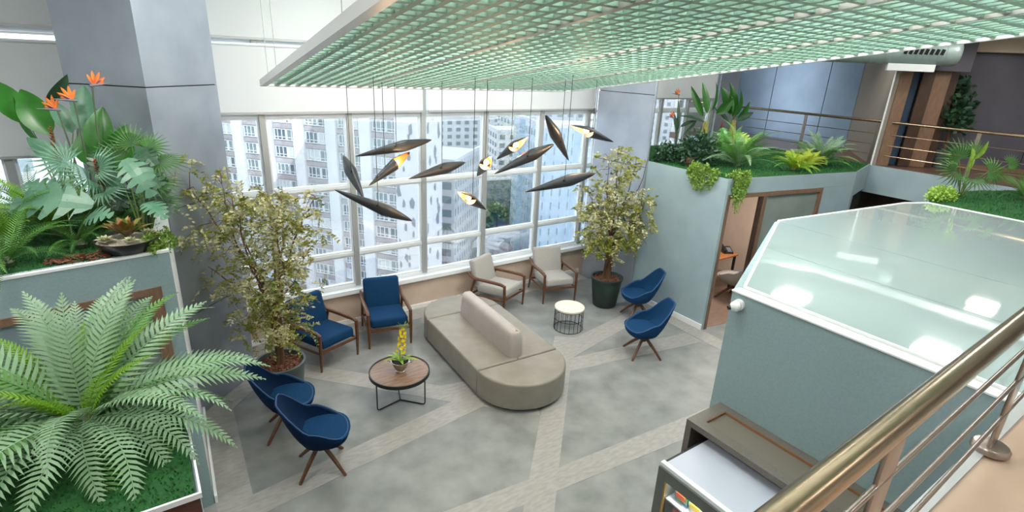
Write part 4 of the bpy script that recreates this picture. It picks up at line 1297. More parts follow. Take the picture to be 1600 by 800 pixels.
leafy('monstera', 'monstera with large pale split leaves lying low in the left planter', 'plant', (-0.55, 5.40, 2.62), [
    ((-0.36, 5.28, 2.97), (-0.88, 5.58, 2.96), 0.36, (0.1, -0.75, 0.65)),
    ((-0.55, 5.55, 3.00), (-0.80, 5.75, 3.08), 0.26, (0.1, -0.6, 0.8)),
    ((-0.42, 5.20, 2.88), (-0.24, 5.05, 2.93), 0.22, (-0.1, -0.5, 0.85))], 'leaf_grey', 'stem', splits=True)
leafy('monstera', 'monstera with a bright upright split leaf behind the black bowl', 'plant', (-0.08, 5.42, 2.62), [
    ((-0.10, 5.40, 3.30), (0.04, 5.20, 3.02), 0.26, (0.0, -1, 0.35)),
    ((-0.02, 5.25, 2.96), (0.10, 5.05, 2.86), 0.20, (0.2, -0.7, 0.7)),
    ((-0.16, 5.5, 3.15), (-0.26, 5.6, 3.0), 0.24, (-0.3, -1, 0.4)),
    ((0.0, 5.5, 3.2), (0.12, 5.45, 3.0), 0.22, (0.4, -0.8, 0.3))], 'leaf_grey', 'stem', splits=True)

def fan_leaf(center, axis, nrm, L, nseg=18, spread=230, g=None):
    c = Vector(center)
    ax = Vector(axis).normalized()
    sd = ax.cross(Vector(nrm)).normalized()
    up = sd.cross(ax)
    g = g or G()
    for k in range(nseg):
        a = R(-spread / 2 + spread * k / (nseg - 1))
        d = ax * math.cos(a) + sd * math.sin(a)
        w_ = sd * math.cos(a) - ax * math.sin(a)
        l_ = L * (0.75 + 0.25 * math.cos(a))
        hw = L * 0.045
        p1 = c + d * l_ * 0.5 + up * (0.06 * L)
        tip = c + d * l_ - up * (0.14 * l_)
        g.add([c, p1 + w_ * hw, tip, p1 - w_ * hw, p1 - up * 0.02 * L], [(0, 4, 2, 1), (0, 3, 2, 4)])
    return g
def fan_palm(label, loc, leaves, m, group=None):
    t = thing('fan_palm', label, 'palm', loc, 0, group)
    o = Vector(loc)
    for c, ax, nr, L in leaves:
        c = Vector(c) - o
        lo = part('leaf', fan_leaf(c, ax, nr, L), M[m], t)
        part('stem', G().tube([(0, 0, 0), c * 0.5 + Vector((0, 0, 0.05)), c], [0.008, 0.006, 0.004], 6), M['stem'], lo)
    return t
fan_palm('fan palm with dark narrow fans reaching past the right corner of the left planter', (0.0, 5.7, 2.62), [
    ((0.14, 5.58, 3.22), (0.9, -0.4, 0.0), (0, -0.5, 0.9), 0.25), ((0.06, 5.52, 3.05), (0.9, -0.5, -0.1), (0, -0.5, 0.9), 0.26),
    ((-0.04, 5.65, 3.38), (-0.2, 0.1, 0.9), (0, -1, 0.2), 0.2), ((0.08, 5.6, 3.35), (0.8, 0.0, 0.4), (0, -0.9, 0.5), 0.18),
    ((0.1, 5.5, 2.9), (0.8, -0.5, -0.3), (0, -0.6, 0.8), 0.2), ((-0.12, 5.7, 3.25), (-0.8, -0.2, 0.3), (0, -0.8, 0.6), 0.24)], 'fern_dark')
fan_palm('sage palm with pale narrow fans in the middle of the left planter', (-0.38, 5.75, 2.62), [
    ((-0.38, 5.62, 3.12), (-0.4, -0.5, 0.3), (0, -0.7, 0.7), 0.28), ((-0.3, 5.6, 3.2), (0.6, -0.4, 0.4), (0, -0.8, 0.6), 0.24),
    ((-0.5, 5.7, 3.25), (-0.8, 0.0, 0.4), (0, -0.8, 0.6), 0.26), ((-0.28, 5.5, 3.02), (0.5, -0.7, 0.0), (0, -0.6, 0.8), 0.22)], 'leaf_grey')

def spike(label, base, top, r, group=None):
    base, top = Vector(base), Vector(top)
    t = thing('flower_spike', label, 'flower', base, 0, group)
    q = top - base
    part('stem', G().tube([(0, 0, 0), q * 0.5, q * 0.72], 0.006, 6), M['stem_dark'], t)
    g = G()
    rr = random.Random(int(abs(top.x) * 1000))
    for k in range(46):
        u = 0.66 + 0.34 * k / 46
        a = k * 2.4
        c = q * u
        d = Vector((math.cos(a), math.sin(a), 0.8)).normalized()
        s = r * (1.2 - 0.7 * (u - 0.66) / 0.34)
        blade(c, c + d * s * 1.7, s * 1.1, (0, 0, 1), 0.1, 0.2, 2, 1.0, g)
    part('bracts', g, M['spike_red'], t)
spike('rust coloured flower spike in front of the split leaves of the left planter', (-0.24, 5.45, 2.62), (-0.31, 5.62, 3.27), 0.03)
spike('dark red flower spike beside the bird of paradise leaves of the left planter', (-0.62, 6.2, 2.62), (-0.61, 6.30, 3.46), 0.028)

fern('fern', 'dense dark green fern under the bird of paradise flowers of the left planter', (-0.30, 5.75, 2.62), [SF[1], FA[5]], 22, (5, 40), seed=31, sc=(0.7, 0.95))
fern('fern', 'lime tipped fern beside the sage palm of the left planter', (-0.68, 5.75, 2.62), [SF[2], SF[1]], 20, (0, 40), seed=32, sc=(0.8, 1.1))
leafy('philodendron', 'dark split-leaved philodendron behind the black bowl, near the metal column', 'plant', (-0.02, 5.62, 2.62), [
    ((0.02, 5.60, 3.10), (0.16, 5.45, 2.98), 0.22, (0.3, -0.9, 0.4)), ((-0.12, 5.62, 3.0), (-0.22, 5.48, 2.86), 0.24, (-0.3, -0.9, 0.4)),
    ((0.0, 5.6, 3.35), (0.1, 5.5, 3.22), 0.2, (0.2, -0.9, 0.4)), ((-0.2, 5.7, 3.3), (-0.34, 5.6, 3.18), 0.22, (-0.3, -0.9, 0.4)),
    ((0.06, 5.5, 2.95), (0.14, 5.3, 2.82), 0.2, (0.4, -0.8, 0.5))], 'leaf_dark', 'stem_dark', splits=True)

# black bowl with succulents
bw_ = thing('plant_bowl', 'wide shallow black planting bowl on the turf of the left planter', 'bowl', (-0.185, 5.06, 2.614))
part('bowl', G().lathe([(0.10, 0.0), (0.15, 0.03), (0.215, 0.11), (0.225, 0.125), (0.212, 0.125), (0.2, 0.10), (0.05, 0.09)], 36), mat('black_glazed_bowl', '#141517', 0.3), bw_, True)
part('pebbles', G().lathe([(0.205, 0.100), (0.19, 0.112), (0.05, 0.118)], 24), mat('pale_pebbles', '#a8a08f', 0.9, col2='#7d7566', nscale=60, bump=0.6, bscale=90), bw_)
def rosette(name, label, cat, loc, n, L, w_, m, e0, e1, group=None):
    t = thing(name, label, cat, loc, 0, group)
    for k in range(n):
        f = k / n
        a = k * 2.39996
        e = R(e0 + (e1 - e0) * f)
        l_ = L * (0.65 + 0.35 * (1 - f))
        d = Vector((math.cos(a) * math.cos(e), math.sin(a) * math.cos(e), math.sin(e)))
        part('leaf', blade((0, 0, 0.005), d * l_ + Vector((0, 0, 0.005)), w_, (0, 0, 1) if e < 1.2 else (math.cos(a), math.sin(a), 0.2), 0.1, 0.35, 5, 1.25), M[m], t, True)
    return t
rosette('bromeliad', 'green bromeliad with rust red leaf tips in the black bowl', 'plant', (-0.18, 5.08, 2.73), 22, 0.22, 0.06, 'bromeliad', 25, 85)
rosette('succulent', 'pale rosette succulent at the left rim of the black bowl', 'plant', (-0.32, 4.99, 2.735), 18, 0.085, 0.03, 'succulent', 8, 75)
rosette('succulent', 'pinkish rosette succulent at the right rim of the black bowl', 'plant', (-0.04, 5.05, 2.735), 18, 0.09, 0.03, 'succulent', 8, 75)
rosette('succulent', 'small grey rosette succulent at the front of the black bowl', 'plant', (-0.16, 4.92, 2.735), 14, 0.07, 0.026, 'succulent', 8, 70)

def kites(rows, m, name, parent, kind='stuff'):
    """rows: list of (base, dir, width vector) -> joined kite leaves"""
    B = np.array([r_[0] for r_ in rows]); D = np.array([r_[1] for r_ in rows]); Wv = np.array([r_[2] for r_ in rows])
    k = len(B)
    V = np.zeros((k, 4, 3))
    V[:, 0] = B
    V[:, 1] = B + D * 0.45 + Wv
    V[:, 2] = B + D
    V[:, 3] = B + D * 0.45 - Wv
    me = bpy.data.meshes.new(name)
    me.from_pydata(V.reshape(-1, 3).tolist(), [], np.arange(k * 4).reshape(-1, 4).tolist())
    me.materials.append(m)
    return link(name, me, parent, kind=kind)
def rand_dir(down=0.0):
    while True:
        v = Vector((rv(-1, 1), rv(-1, 1), rv(-1, 1)))
        if 0.1 < v.length < 1:
            v.normalize()
            v.z -= down
            return v.normalized()
def trailing(label, loc, n, wx, hy, drop, m, cat='trailing plant', out=(0, -1), group=None, sz=0.03):
    """small-leaved plant on an edge whose strands hang down"""
    t = thing('trailing_plant', label, cat, loc, 0, group)
    o2 = Vector((out[0], out[1], 0)).normalized()
    al = Vector((-o2.y, o2.x, 0))
    rows = []
    st = G()
    for k in range(n):
        a = rv(-1, 1)
        start = al * (a * wx) + o2 * rv(-0.14, 0.02) + Vector((0, 0, 0.02))
        ln = drop * (1 - a * a * 0.75) * rv(0.4, 1.0)
        edge = Vector((start.x, start.y, 0)) + o2 * max(0.03, 0.04 - start.dot(o2)) + Vector((0, 0, rv(0.03, hy)))
        endp = Vector((edge.x, edge.y, -ln)) + o2 * rv(0.0, 0.05)
        P = [start, edge, edge.lerp(endp, 0.5) + o2 * 0.02, endp]
        st.tube(P, 0.0022, 4)
        for q in range(26):
            u = q / 26 * 3
            i = min(2, int(u))
            p = P[i].lerp(P[i + 1], u - i)
            d = rand_dir(0.2) * sz * rv(0.7, 1.3)
            w_ = d.cross(rand_dir()).normalized() * sz * 0.32
            rows.append((p, d, w_))
    part('strand', st, M['stem'], t)
    kites(rows, M[m], 'foliage', t)
    return t
trailing('lime green trailing plant spilling over the right corner of the left planter', (0.0, 5.10, 2.64), 46, 0.17, 0.14, 0.12, 'leaf_lime', out=(0.8, -0.6))
bc = thing('bark_chips', 'reddish bark chips on the turf in front of the left planter ferns', 'bark', (-0.5, 5.02, 2.618), kind='stuff')
g = G()
for k in range(120):
    x, y = rv(-0.2, 0.19), rv(-0.07, 0.1)
    g.box(-rv(0.015, 0.035), 0.02, -0.006, 0.006, 0, 0.006, T(x, y, rv(0, 0.02), rv(-20, 20), rv(-20, 20), rv(0, 360)))
part('chips', g, M['chips'], bc, kind='stuff')

# ------------------------------------------------------------------ right planter
RF = [frond_mesh('frond', 0.78, 0.10, 30, 60, -22, M['fern_mid'], 24), frond_mesh('frond', 0.74, 0.10, 30, 38, -40, M['fern'], 22), frond_mesh('frond', 0.6, 0.10, 26, 62, -5, M['fern_mid'], 24)]
fern('fern', 'wide arching fern in the middle of the right planter', (8.60, 5.50, 2.63), RF, 40, (-12, 30), seed=11, sc=(1.05, 1.35))
LF = [frond_mesh('frond', 0.42, 0.08, 20, 66, -25, M['leaf_yellow'], 26), frond_mesh('frond', 0.42, 0.08, 20, 40, -50, M['fern_lime'], 24)]
fern('fern', 'bright lime fern at the front edge of the right planter', (9.27, 4.86, 2.63), [LF[1], LF[0]], 40, (-10, 45), seed=12, sc=(0.9, 1.2))
fern('croton', 'yellow green leafy plant beside the lime fern of the right planter', (9.68, 4.84, 2.63), [LF[0]], 30, (-10, 50), seed=13, sc=(0.75, 1.0), cat='plant')
GF = [frond_mesh('frond', 0.62, 0.12, 20, 62, -15, M['fern'], 26, lw=0.55), frond_mesh('frond', 0.58, 0.12, 20, 40, -40, M['fern_mid'], 24, lw=0.55)]
fern('fern', 'grey green broad-leaved fern near the wooden portal end of the right planter', (10.35, 4.98, 2.63), GF, 38, (-10, 45), seed=14, sc=(0.9, 1.25))

leafy('bird_of_paradise', 'tall bird of paradise plant with four spread leaves in the right planter', 'plant', (9.50, 6.95, 2.62), [
    ((9.62, 7.12, 3.30), (9.45, 7.40, 3.88), 0.14, (-0.9, -0.5, 0.1)), ((9.70, 7.10, 3.36), (9.66, 7.30, 3.96), 0.15, (-0.5, -1, 0.1)),
    ((9.78, 7.06, 3.42), (9.96, 7.20, 3.98), 0.19, (0.4, -1, 0.1)), ((9.85, 7.0, 3.36), (10.22, 6.90, 3.68), 0.22, (0.3, -0.8, 0.5)),
    ((9.55, 7.0, 3.2), (9.1, 7.3, 3.3), 0.12, (0.1, -0.6, 0.8), 'leaf_dark')], 'leaf', 'stem')
leafy('bird_of_paradise', 'tall bird of paradise plant with upright bunched leaves beside the blue panelled wall', 'plant', (10.30, 6.85, 2.62), [
    ((10.36, 7.00, 3.34), (10.24, 7.25, 3.88), 0.25, (-0.4, -1, 0.1)), ((10.40, 6.98, 3.30), (10.42, 7.20, 3.98), 0.27, (0, -1, 0.1)),
    ((10.44, 6.95, 3.32), (10.62, 7.05, 3.86), 0.26, (0.3, -1, 0.1)), ((10.46, 6.9, 3.28), (10.72, 6.85, 3.62), 0.22, (0.4, -0.9, 0.3)),
    ((10.45, 6.9, 3.22), (10.85, 6.8, 3.40), 0.13, (0.3, -0.7, 0.6), 'leaf_dark'), ((10.2, 6.9, 3.2), (10.0, 7.2, 3.5), 0.09, (-0.4, -0.9, 0.2), 'leaf_dark')], 'leaf', 'stem')
for nm, x, y, zt, lab in (('palm_sheath', 9.52, 6.96, 3.25, 'fibrous yellow green stalk under the four spread leaves'), ('palm_sheath', 10.31, 6.86, 3.25, 'fibrous yellow green stalk under the bunched leaves')):
    t = thing(nm, lab, 'stalk', (x, y, 2.62))
    g = G()
    for k in range(14):
        a = k * 2.4
        g.tube([(0.05 * math.cos(a), 0.05 * math.sin(a), 0), (0.07 * math.cos(a), 0.07 * math.sin(a), (zt - 2.62) * 0.5), (0.03 * math.cos(a + 0.5), 0.03 * math.sin(a + 0.5), (zt - 2.62) * rv(0.8, 1.0))], [0.016, 0.016, 0.006], 5)
    part('fibre', g, mat('fibre', '#8d8a45', 0.8, col2='#a9a058', nscale=14), t, True)
leafy('strelitzia', 'slim dark-leaved strelitzia at the window end of the right planter', 'plant', (9.05, 7.25, 2.62), [
    ((9.18, 7.35, 3.0), (9.24, 7.5, 3.62), 0.07, (-0.6, -0.8, 0)), ((9.05, 7.2, 3.1), (9.45, 7.15, 3.22), 0.09, (0, -0.6, 0.8)),
    ((9.2, 7.2, 2.95), (9.55, 7.2, 3.25), 0.08, (0.3, -0.8, 0.4)), ((8.98, 7.2, 3.0), (8.9, 7.3, 3.4), 0.06, (-0.5, -0.8, 0.1))], 'leaf_dark', 'stem_dark')
bop_flower('orange bird of paradise flower above the slim strelitzia of the right planter', (9.26, 7.52, 3.70), (9.10, 7.3, 2.62), 160)
bop_flower('orange bird of paradise flower low at the window end of the right planter', (8.86, 7.25, 3.28), (8.95, 7.1, 2.62), 170)
spike('orange flower spike between the split leaf and the wide fern', (9.38, 6.55, 2.62), (9.58, 6.62, 3.25), 0.03)
leafy('monstera', 'monstera with an upright bright split leaf in the right planter', 'plant', (8.75, 6.05, 2.62), [
    ((8.84, 6.1, 3.22), (8.80, 5.9, 2.88), 0.30, (-0.6, -1, 0.2)), ((8.72, 5.9, 2.95), (8.55, 5.65, 2.75), 0.26, (-0.6, -0.8, 0.5)),
    ((9.1, 6.0, 3.1), (9.2, 5.7, 2.98), 0.30, (-0.3, -0.8, 0.6), 'leaf_lime'), ((8.6, 6.0, 2.9), (8.35, 5.75, 2.75), 0.26, (-0.6, -0.7, 0.6))], 'leaf', 'stem', splits=True)
def bush(name, label, loc, rx, ry, rz_, n, size, m, stem='stem_dark', wr=0.3, shell=0.5):
    t = thing(name, label, 'shrub', loc)
    g = G()
    rows = []
    for k in range(22):
        a, e = rv(0, 6.28), rv(0.2, 1.3)
        d = Vector((math.cos(a) * math.cos(e) * rx, math.sin(a) * math.cos(e) * ry, math.sin(e) * rz_))
        g.tube([(0, 0, 0), d * 0.5 + Vector((0, 0, 0.03)), d * 0.9], [0.007, 0.005, 0.002], 5)
    for k in range(n):
        a, e = rv(0, 6.28), math.asin(rv(-0.1, 1))
        s = rv(shell, 1)
        p = Vector((math.cos(a) * math.cos(e) * rx, math.sin(a) * math.cos(e) * ry, math.sin(e) * rz_ + 0.03)) * s
        d = (p.normalized() * 0.7 + rand_dir(0.15)).normalized() * size * rv(0.7, 1.2)
        rows.append((p, d, d.cross(rand_dir()).normalized() * size * wr))
    part('stem', g, M[stem], t)
    kites(rows, M[m], 'foliage', t)
    return t
bush('shrub', 'low dark-leaved shrub squeezed beside the metal column on the right planter', (7.80, 6.42, 2.63), 0.26, 0.2, 0.30, 420, 0.075, 'leaf_dark')
bush('shrub', 'dense dark philodendron at the left corner of the right planter', (8.08, 5.98, 2.63), 0.36, 0.32, 0.55, 700, 0.13, 'leaf_dark', wr=0.17)
t = thing('root_ball', 'brown fibrous root ball under the dark philodendron', 'root', (7.86, 5.93, 2.622))
part('fibre', G().lathe([(0.06, 0), (0.085, 0.04), (0.08, 0.11), (0.05, 0.15)], 16), mat('coir', '#6d4a30', 0.95, col2='#4b301d', nscale=40, bump=0.6, bscale=120), t, True)
trailing('green and cream trailing plant hanging over the pale side wall of the right planter', (7.51, 5.35, 2.63), 60, 0.26, 0.16, 0.34, 'leaf_lime', out=(-1, 0), sz=0.045)
trailing('long green trailing plant hanging over the meeting room door frame', (7.72, 4.87, 2.63), 50, 0.16, 0.14, 0.62, 'leaf_lime', out=(-0.2, -1), sz=0.042)

# ------------------------------------------------------------------ far right planter
fan_palm('fan palm with dark fans on the turf beyond the milky glass roof', (9.95, 2.68, 2.60), [
    ((9.72, 2.75, 2.98), (-0.8, 0.3, -0.2), (-0.5, -0.7, 0.5), 0.32), ((9.85, 2.8, 3.15), (-0.4, 0.4, 0.6), (-0.6, -0.8, 0.2), 0.34),
    ((10.02, 2.7, 3.24), (0.1, 0.1, 0.9), (-0.7, -0.7, 0.2), 0.22), ((10.18, 2.5, 3.0), (0.7, -0.5, 0.0), (-0.6, -0.7, 0.5), 0.32),
    ((9.8, 2.55, 2.9), (-0.5, -0.6, -0.3), (-0.5, -0.5, 0.7), 0.3), ((10.35, 2.35, 3.12), (0.7, -0.5, 0.2), (-0.6, -0.8, 0.4), 0.2)], 'fern_dark')
leafy('banana_shoot', 'short shoot with pale green leaves rising from the far fan palm', 'plant', (9.98, 2.66, 2.60), [
    ((9.98, 2.7, 2.95), (10.0, 2.75, 3.38), 0.12, VIEW, 'leaf_lime'), ((10.0, 2.68, 3.15), (10.18, 2.62, 3.42), 0.10, VIEW, 'leaf_lime')], 'leaf_lime', 'stem')
bush('groundcover', 'lime green ground cover at the corner of the milky glass roof', (9.42, 2.74, 2.60), 0.34, 0.16, 0.17, 600, 0.05, 'leaf_lime', 'stem')
fern('fern', 'dark green fern at the right edge on the turf beyond the milky glass roof', (10.68, 2.10, 2.6), [RF[0], SF[1], RF[2]], 24, (-8, 30), seed=21, sc=(0.7, 1.0))

# ------------------------------------------------------------------ trees
def tree(name, label, loc, pot, clusters, branches, trunk_r, trunk_top, leaf_mats, seed, leaflet=0.052, per=16, spread=0.2):
    """clusters and branch ends in (right, up, depth) metres from the trunk foot; right/depth follow the room diagonal"""
    global rng
    keep, rng = rng, random.Random(seed)
    t = thing(name, label, 'tree', loc)
    rt_, dp_ = Vector((0.817, -0.577, 0)), Vector((0.577, 0.817, 0))
    def W(p):
        return rt_ * p[0] + dp_ * p[2] + Vector((0, 0, p[1]))
    r1, r0, h, m = pot
    po = part('pot', G().lathe([(r0, 0), (r0 + 0.01, 0.01), (r1 - 0.005, h - 0.04), (r1 + 0.01, h - 0.03), (r1 + 0.01, h), (r1 - 0.02, h), (r1 - 0.035, h - 0.05), (0.02, h - 0.06)], 40), M[m], t, True)
    g = G()
    for k in range(260):
        a, q = rv(0, 6.28), math.sqrt(rv(0.02, 1)) * (r1 - 0.05)
        g.box(-rv(0.012, 0.028), 0.018, -0.007, 0.007, 0, 0.008, T(q * math.cos(a), q * math.sin(a), h - 0.052 + rv(0, 0.025), rv(-25, 25), rv(-25, 25), rv(0, 360)))
    part('bark_mulch', g, M['chips'], t, kind='stuff')
    part('soil', G().lathe([(r1 - 0.045, h - 0.058), (r1 - 0.05, h - 0.047), (0.02, h - 0.04)], 24), mat('soil', '#5a3a2a', 0.95, col2='#3b261b', nscale=30), t)
    g = G()
    for k in range(5):
        a = k * 1.257
        o = Vector((math.cos(a), math.sin(a), 0)) * trunk_r * 0.55
        tp = W(trunk_top) + Vector((math.cos(a + 0.8), math.sin(a + 0.8), 0)) * trunk_r * 0.8
        b = Vector((o.x, o.y, h - 0.06))
        mid = b.lerp(tp, 0.5) + Vector((rv(-0.015, 0.015), rv(-0.015, 0.015), 0))
        g.tube([b, b.lerp(mid, 0.5) + Vector((rv(-.01, .01), rv(-.01, .01), 0)), mid, mid.lerp(tp, 0.5) + Vector((rv(-.01, .01), rv(-.01, .01), 0)), tp],
               [trunk_r * 0.62, trunk_r * 0.52, trunk_r * 0.48, trunk_r * 0.45, trunk_r * 0.38], 8)
    part('trunk', g, M['bark'], t, True, angle=60)
    ends = []
    for br in branches:
        p0 = W(trunk_top)
        P = [p0 + Vector((rv(-.02, .02), rv(-.02, .02), -0.03))] + [W(q) for q in br]
        fine = []
        for i in range(len(P) - 1):
            for s in range(3):
                fine.append(P[i].lerp(P[i + 1], s / 3) + Vector((rv(-.018, .018), rv(-.018, .018), rv(-.012, .012))))
        fine.append(P[-1])
        k = len(fine)
        part('branch', G().tube(fine, [0.017 * (1 - 0.78 * i / (k - 1)) for i in range(k)], 6), M['twig'], t, True)
        ends += fine
    rows = {0: [], 1: []}
    twigs = G()
    for c in clusters:
        cw = W(c[:3])
        s_ = c[3] if len(c) > 3 else 1.0
        near = min(ends, key=lambda e: (e - cw).length + (0.4 if e.z > cw.z + 0.25 else 0))
        twigs.tube([near, near.lerp(cw, 0.55) + Vector((0, 0, 0.05)), cw], [0.005, 0.004, 0.002], 5)
        for k in range(int(per * s_)):
            p = cw + Vector((rv(-1, 1), rv(-1, 1), rv(-0.8, 0.8))) * spread * 0.75
            d = rand_dir(0.35)
            Lr = rv(0.12, 0.2)
            droop = Vector((0, 0, -rv(0.02, 0.1)))
            which = 0 if rv(0, 1) < (0.62 if c[1] > 1.45 else 0.4) else 1
            sdv = d.cross(Vector((0, 0, 1))).normalized()
            for q in range(6):
                u = q / 6
                bp = p + d * (Lr * u) + droop * u * u
                for sg in (-1, 1):
                    dl = (d * 0.55 + sdv * sg * 0.85 + rand_dir() * 0.3).normalized() * leaflet * rv(0.75, 1.15)
                    wv = dl.cross(rand_dir()).normalized() * leaflet * 0.25
                    rows[which].append((bp, dl, wv))
            twigs.tube([p, p + d * Lr * 0.6 + droop * 0.3, p + d * Lr + droop], 0.0016, 3)
    part('twig', twigs, M['twig'], t, kind='stuff')
    for i in (0, 1):
        kites(rows[i], M[leaf_mats[i]], 'foliage', t)
    rng = keep
    return t
def px(x, y, d=0.0, s=1.0):      # helper for the larger tree: 147 and 125 units per metre
    return ((x - 437) * 0.0068, 0.60 + (555 - y) * 0.0080, d, s)
CL = []
rr = random.Random(31)
for x, y, s in ((345, 262, 0.5), (372, 278, 0.6), (330, 298, 0.7), (318, 312, 0.4), (352, 300, 0.8), (338, 345, 0.8), (332, 372, 0.5), (368, 330, 0.9), (395, 300, 1.0), (385, 340, 0.8), (420, 312, 1.1), (410, 345, 0.9),
                (445, 302, 1.1), (440, 338, 1.0), (468, 310, 1.0), (470, 345, 1.1), (495, 325, 1.0), (512, 345, 0.8), (500, 300, 0.6), (522, 310, 0.4), (528, 365, 0.6), (500, 375, 0.7), (470, 385, 0.9), (432, 375, 1.2),
                (400, 385, 0.9), (372, 385, 0.6), (350, 420, 0.7), (362, 450, 0.6), (345, 395, 0.4), (395, 425, 1.2), (425, 415, 1.3), (455, 420, 1.2), (485, 410, 0.8), (505, 400, 0.5), (410, 455, 1.3), (440, 450, 1.4),
                (470, 455, 1.1), (490, 445, 0.5), (400, 480, 0.9), (430, 485, 1.0), (460, 485, 1.2), (478, 500, 0.9), (405, 505, 0.6), (450, 512, 0.8), (420, 520, 0.4), (472, 525, 0.5), (380, 470, 0.7), (500, 420, 0.4),
                (320, 285, 0.3), (360, 262, 0.3), (455, 290, 0.6), (430, 285, 0.4)):
    for dd2 in ((-0.28, 0.1) if s > 0.7 else (rr.uniform(-0.2, 0.2),)):
        CL.append(px(x + rr.uniform(-6, 6), y + rr.uniform(-5, 5), dd2 + rr.uniform(-0.12, 0.12), s * 0.72))
BR = [[px(420, 440, 0.1), px(390, 395, 0.05), px(360, 340, -0.05), px(330, 290, -0.1)], [px(425, 430, -0.1), px(400, 370, -0.15), px(385, 320, -0.1), px(375, 285, 0)],
      [px(440, 420, 0.05), px(445, 360, 0.1), px(430, 300, 0.12)], [px(455, 430, 0.1), px(470, 380, 0.12), px(500, 330, 0.1), px(522, 300, 0.1)], [px(450, 440, -0.1), px(475, 400, -0.2), px(470, 345, -0.2), px(480, 300, -0.15)],
      [px(420, 440, -0.15), px(375, 420, -0.2), px(348, 400, -0.2)], [px(455, 450, -0.1), px(490, 420, -0.15), px(505, 385, -0.1)], [px(432, 430, -0.2), px(415, 350, -0.25), px(405, 290, -0.2)],
      [px(440, 430, 0.2), px(455, 350, 0.2), px(460, 290, 0.2)], [px(415, 430, 0.1), px(385, 360, 0.12), px(400, 300, 0.1)]]
tree('potted_tree', 'larger olive and cream leaved tree in a charcoal pot beside the metal column', (1.06, 6.44, 0), (0.295, 0.225, 0.53, 'pot_grey'), CL, BR, 0.055, (0.01, 1.18, 0.0), ('tree_leaf', 'tree_leaf2'), 3)
def pr_(x, y, d=0.0, s=1.0):     # helper for the smaller tree further back
    return ((x - 950) * 0.0108, 0.60 + (430 - y) * 0.0115, d, s)
CL2 = []
for x, y, s in ((925, 245, 0.5), (945, 242, 0.6), (962, 240, 0.7), (975, 255, 0.5), (935, 262, 0.6), (915, 275, 0.5), (955, 262, 0.8), (972, 275, 0.5), (905, 295, 0.7), (925, 290, 0.9), (945, 290, 0.8), (985, 285, 0.4),
                (905, 320, 0.9), (925, 318, 1.1), (948, 315, 1.0), (970, 318, 1.0), (990, 315, 0.9), (1000, 310, 0.5), (910, 345, 0.9), (930, 345, 1.2), (952, 342, 1.2), (975, 345, 1.1), (995, 335, 0.8), (920, 368, 1.1),
                (942, 368, 1.2), (962, 368, 1.2), (984, 365, 1.0), (998, 355, 0.6), (935, 385, 0.8), (958, 388, 0.7), (978, 382, 0.6), (908, 365, 0.6), (918, 385, 0.4), (995, 370, 0.4)):
    for dd2 in ((-0.2, 0.15) if s > 0.7 else (rr.uniform(-0.15, 0.15),)):
        CL2.append(pr_(x + rr.uniform(-4, 4), y + rr.uniform(-4, 4), dd2 + rr.uniform(-0.1, 0.1), s * 0.8))
BR2 = [[pr_(945, 350), pr_(935, 300), pr_(930, 245)], [pr_(950, 350), pr_(948, 290), pr_(945, 240)], [pr_(955, 350), pr_(965, 310), pr_(985, 290), pr_(993, 242)], [pr_(955, 340), pr_(970, 290), pr_(975, 245)],
       [pr_(945, 360), pr_(920, 330), pr_(905, 300)], [pr_(955, 360), pr_(980, 340), pr_(995, 320)], [pr_(950, 350, 0.1), pr_(955, 290, 0.1), pr_(958, 250, 0.1)]]
tree('potted_tree', 'smaller olive leaved tree in a dark green pot before the right metal column', (6.74, 6.50, 0), (0.285, 0.205, 0.56, 'pot_green'), CL2, BR2, 0.07, (0.0, 1.3, 0.0), ('tree_leaf', 'tree_leaf2'), 9, leaflet=0.068)
dt = bush('potted_tree', 'dark potted tree in the unlit corner of the far gallery', (12.95, 3.97, 3.35), 0.3, 0.3, 0.9, 520, 0.13, 'leaf_dark')
part('trunk', G().tube([(0, 0, 0.3), (0.02, 0, -0.3), (-0.02, 0, -0.45)], [0.03, 0.035, 0.035], 8), M['bark'], dt, True)
part('pot', G().lathe([(0.13, -0.75), (0.19, -0.4), (0.17, -0.4), (0.02, -0.44)], 20), M['pot_grey'], dt, True)
dt['category'] = 'tree'

# ------------------------------------------------------------------ orchid on the coffee table
oc = thing('orchid', 'yellow orchid in a silver bowl on the coffee table', 'orchid', (2.31, 5.60, 0.4425))
part('bowl', G().lathe([(0.055, 0), (0.06, 0.008), (0.05, 0.015), (0.085, 0.07), (0.112, 0.145), (0.12, 0.15), (0.106, 0.148), (0.08, 0.08), (0.02, 0.075)], 32), M['silver'], oc, True)
part('soil', G().lathe([(0.1, 0.125), (0.09, 0.132), (0.02, 0.134)], 20), M['void'], oc)
for sx in (-1, 1):
    part('handle', G().tube([(sx * 0.115, -0.03, 0.145), (sx * 0.15, -0.025, 0.15), (sx * 0.15, 0.025, 0.15), (sx * 0.115, 0.03, 0.145)], 0.008, 8), M['silver'], oc, True, rot=(0, 0, R(-35)))
for k, (a, l_, e) in enumerate(((150, 0.20, 0.10), (165, 0.22, 0.03), (-35, 0.26, 0.02), (-20, 0.2, 0.08), (60, 0.2, 0.1), (110, 0.17, 0.12), (-100, 0.16, 0.05), (-60, 0.18, 0.12))):
    d = Vector((math.cos(R(a)), math.sin(R(a)), e * 5)).normalized() * l_
    part('leaf', blade((0, 0, 0.135), Vector((0, 0, 0.135)) + d, 0.045, (0, 0, 1), 0.22, 0.3, 8), M['leaf_lime'], oc, True)
g = G().tube([(0, 0, 0.13), (0.0, 0.0, 0.35), (0.03, -0.02, 0.55), (0.05, -0.03, 0.64)], [0.005, 0.004, 0.003, 0.001], 6)
part('stem', g, M['stem'], oc, True)
g2 = G()
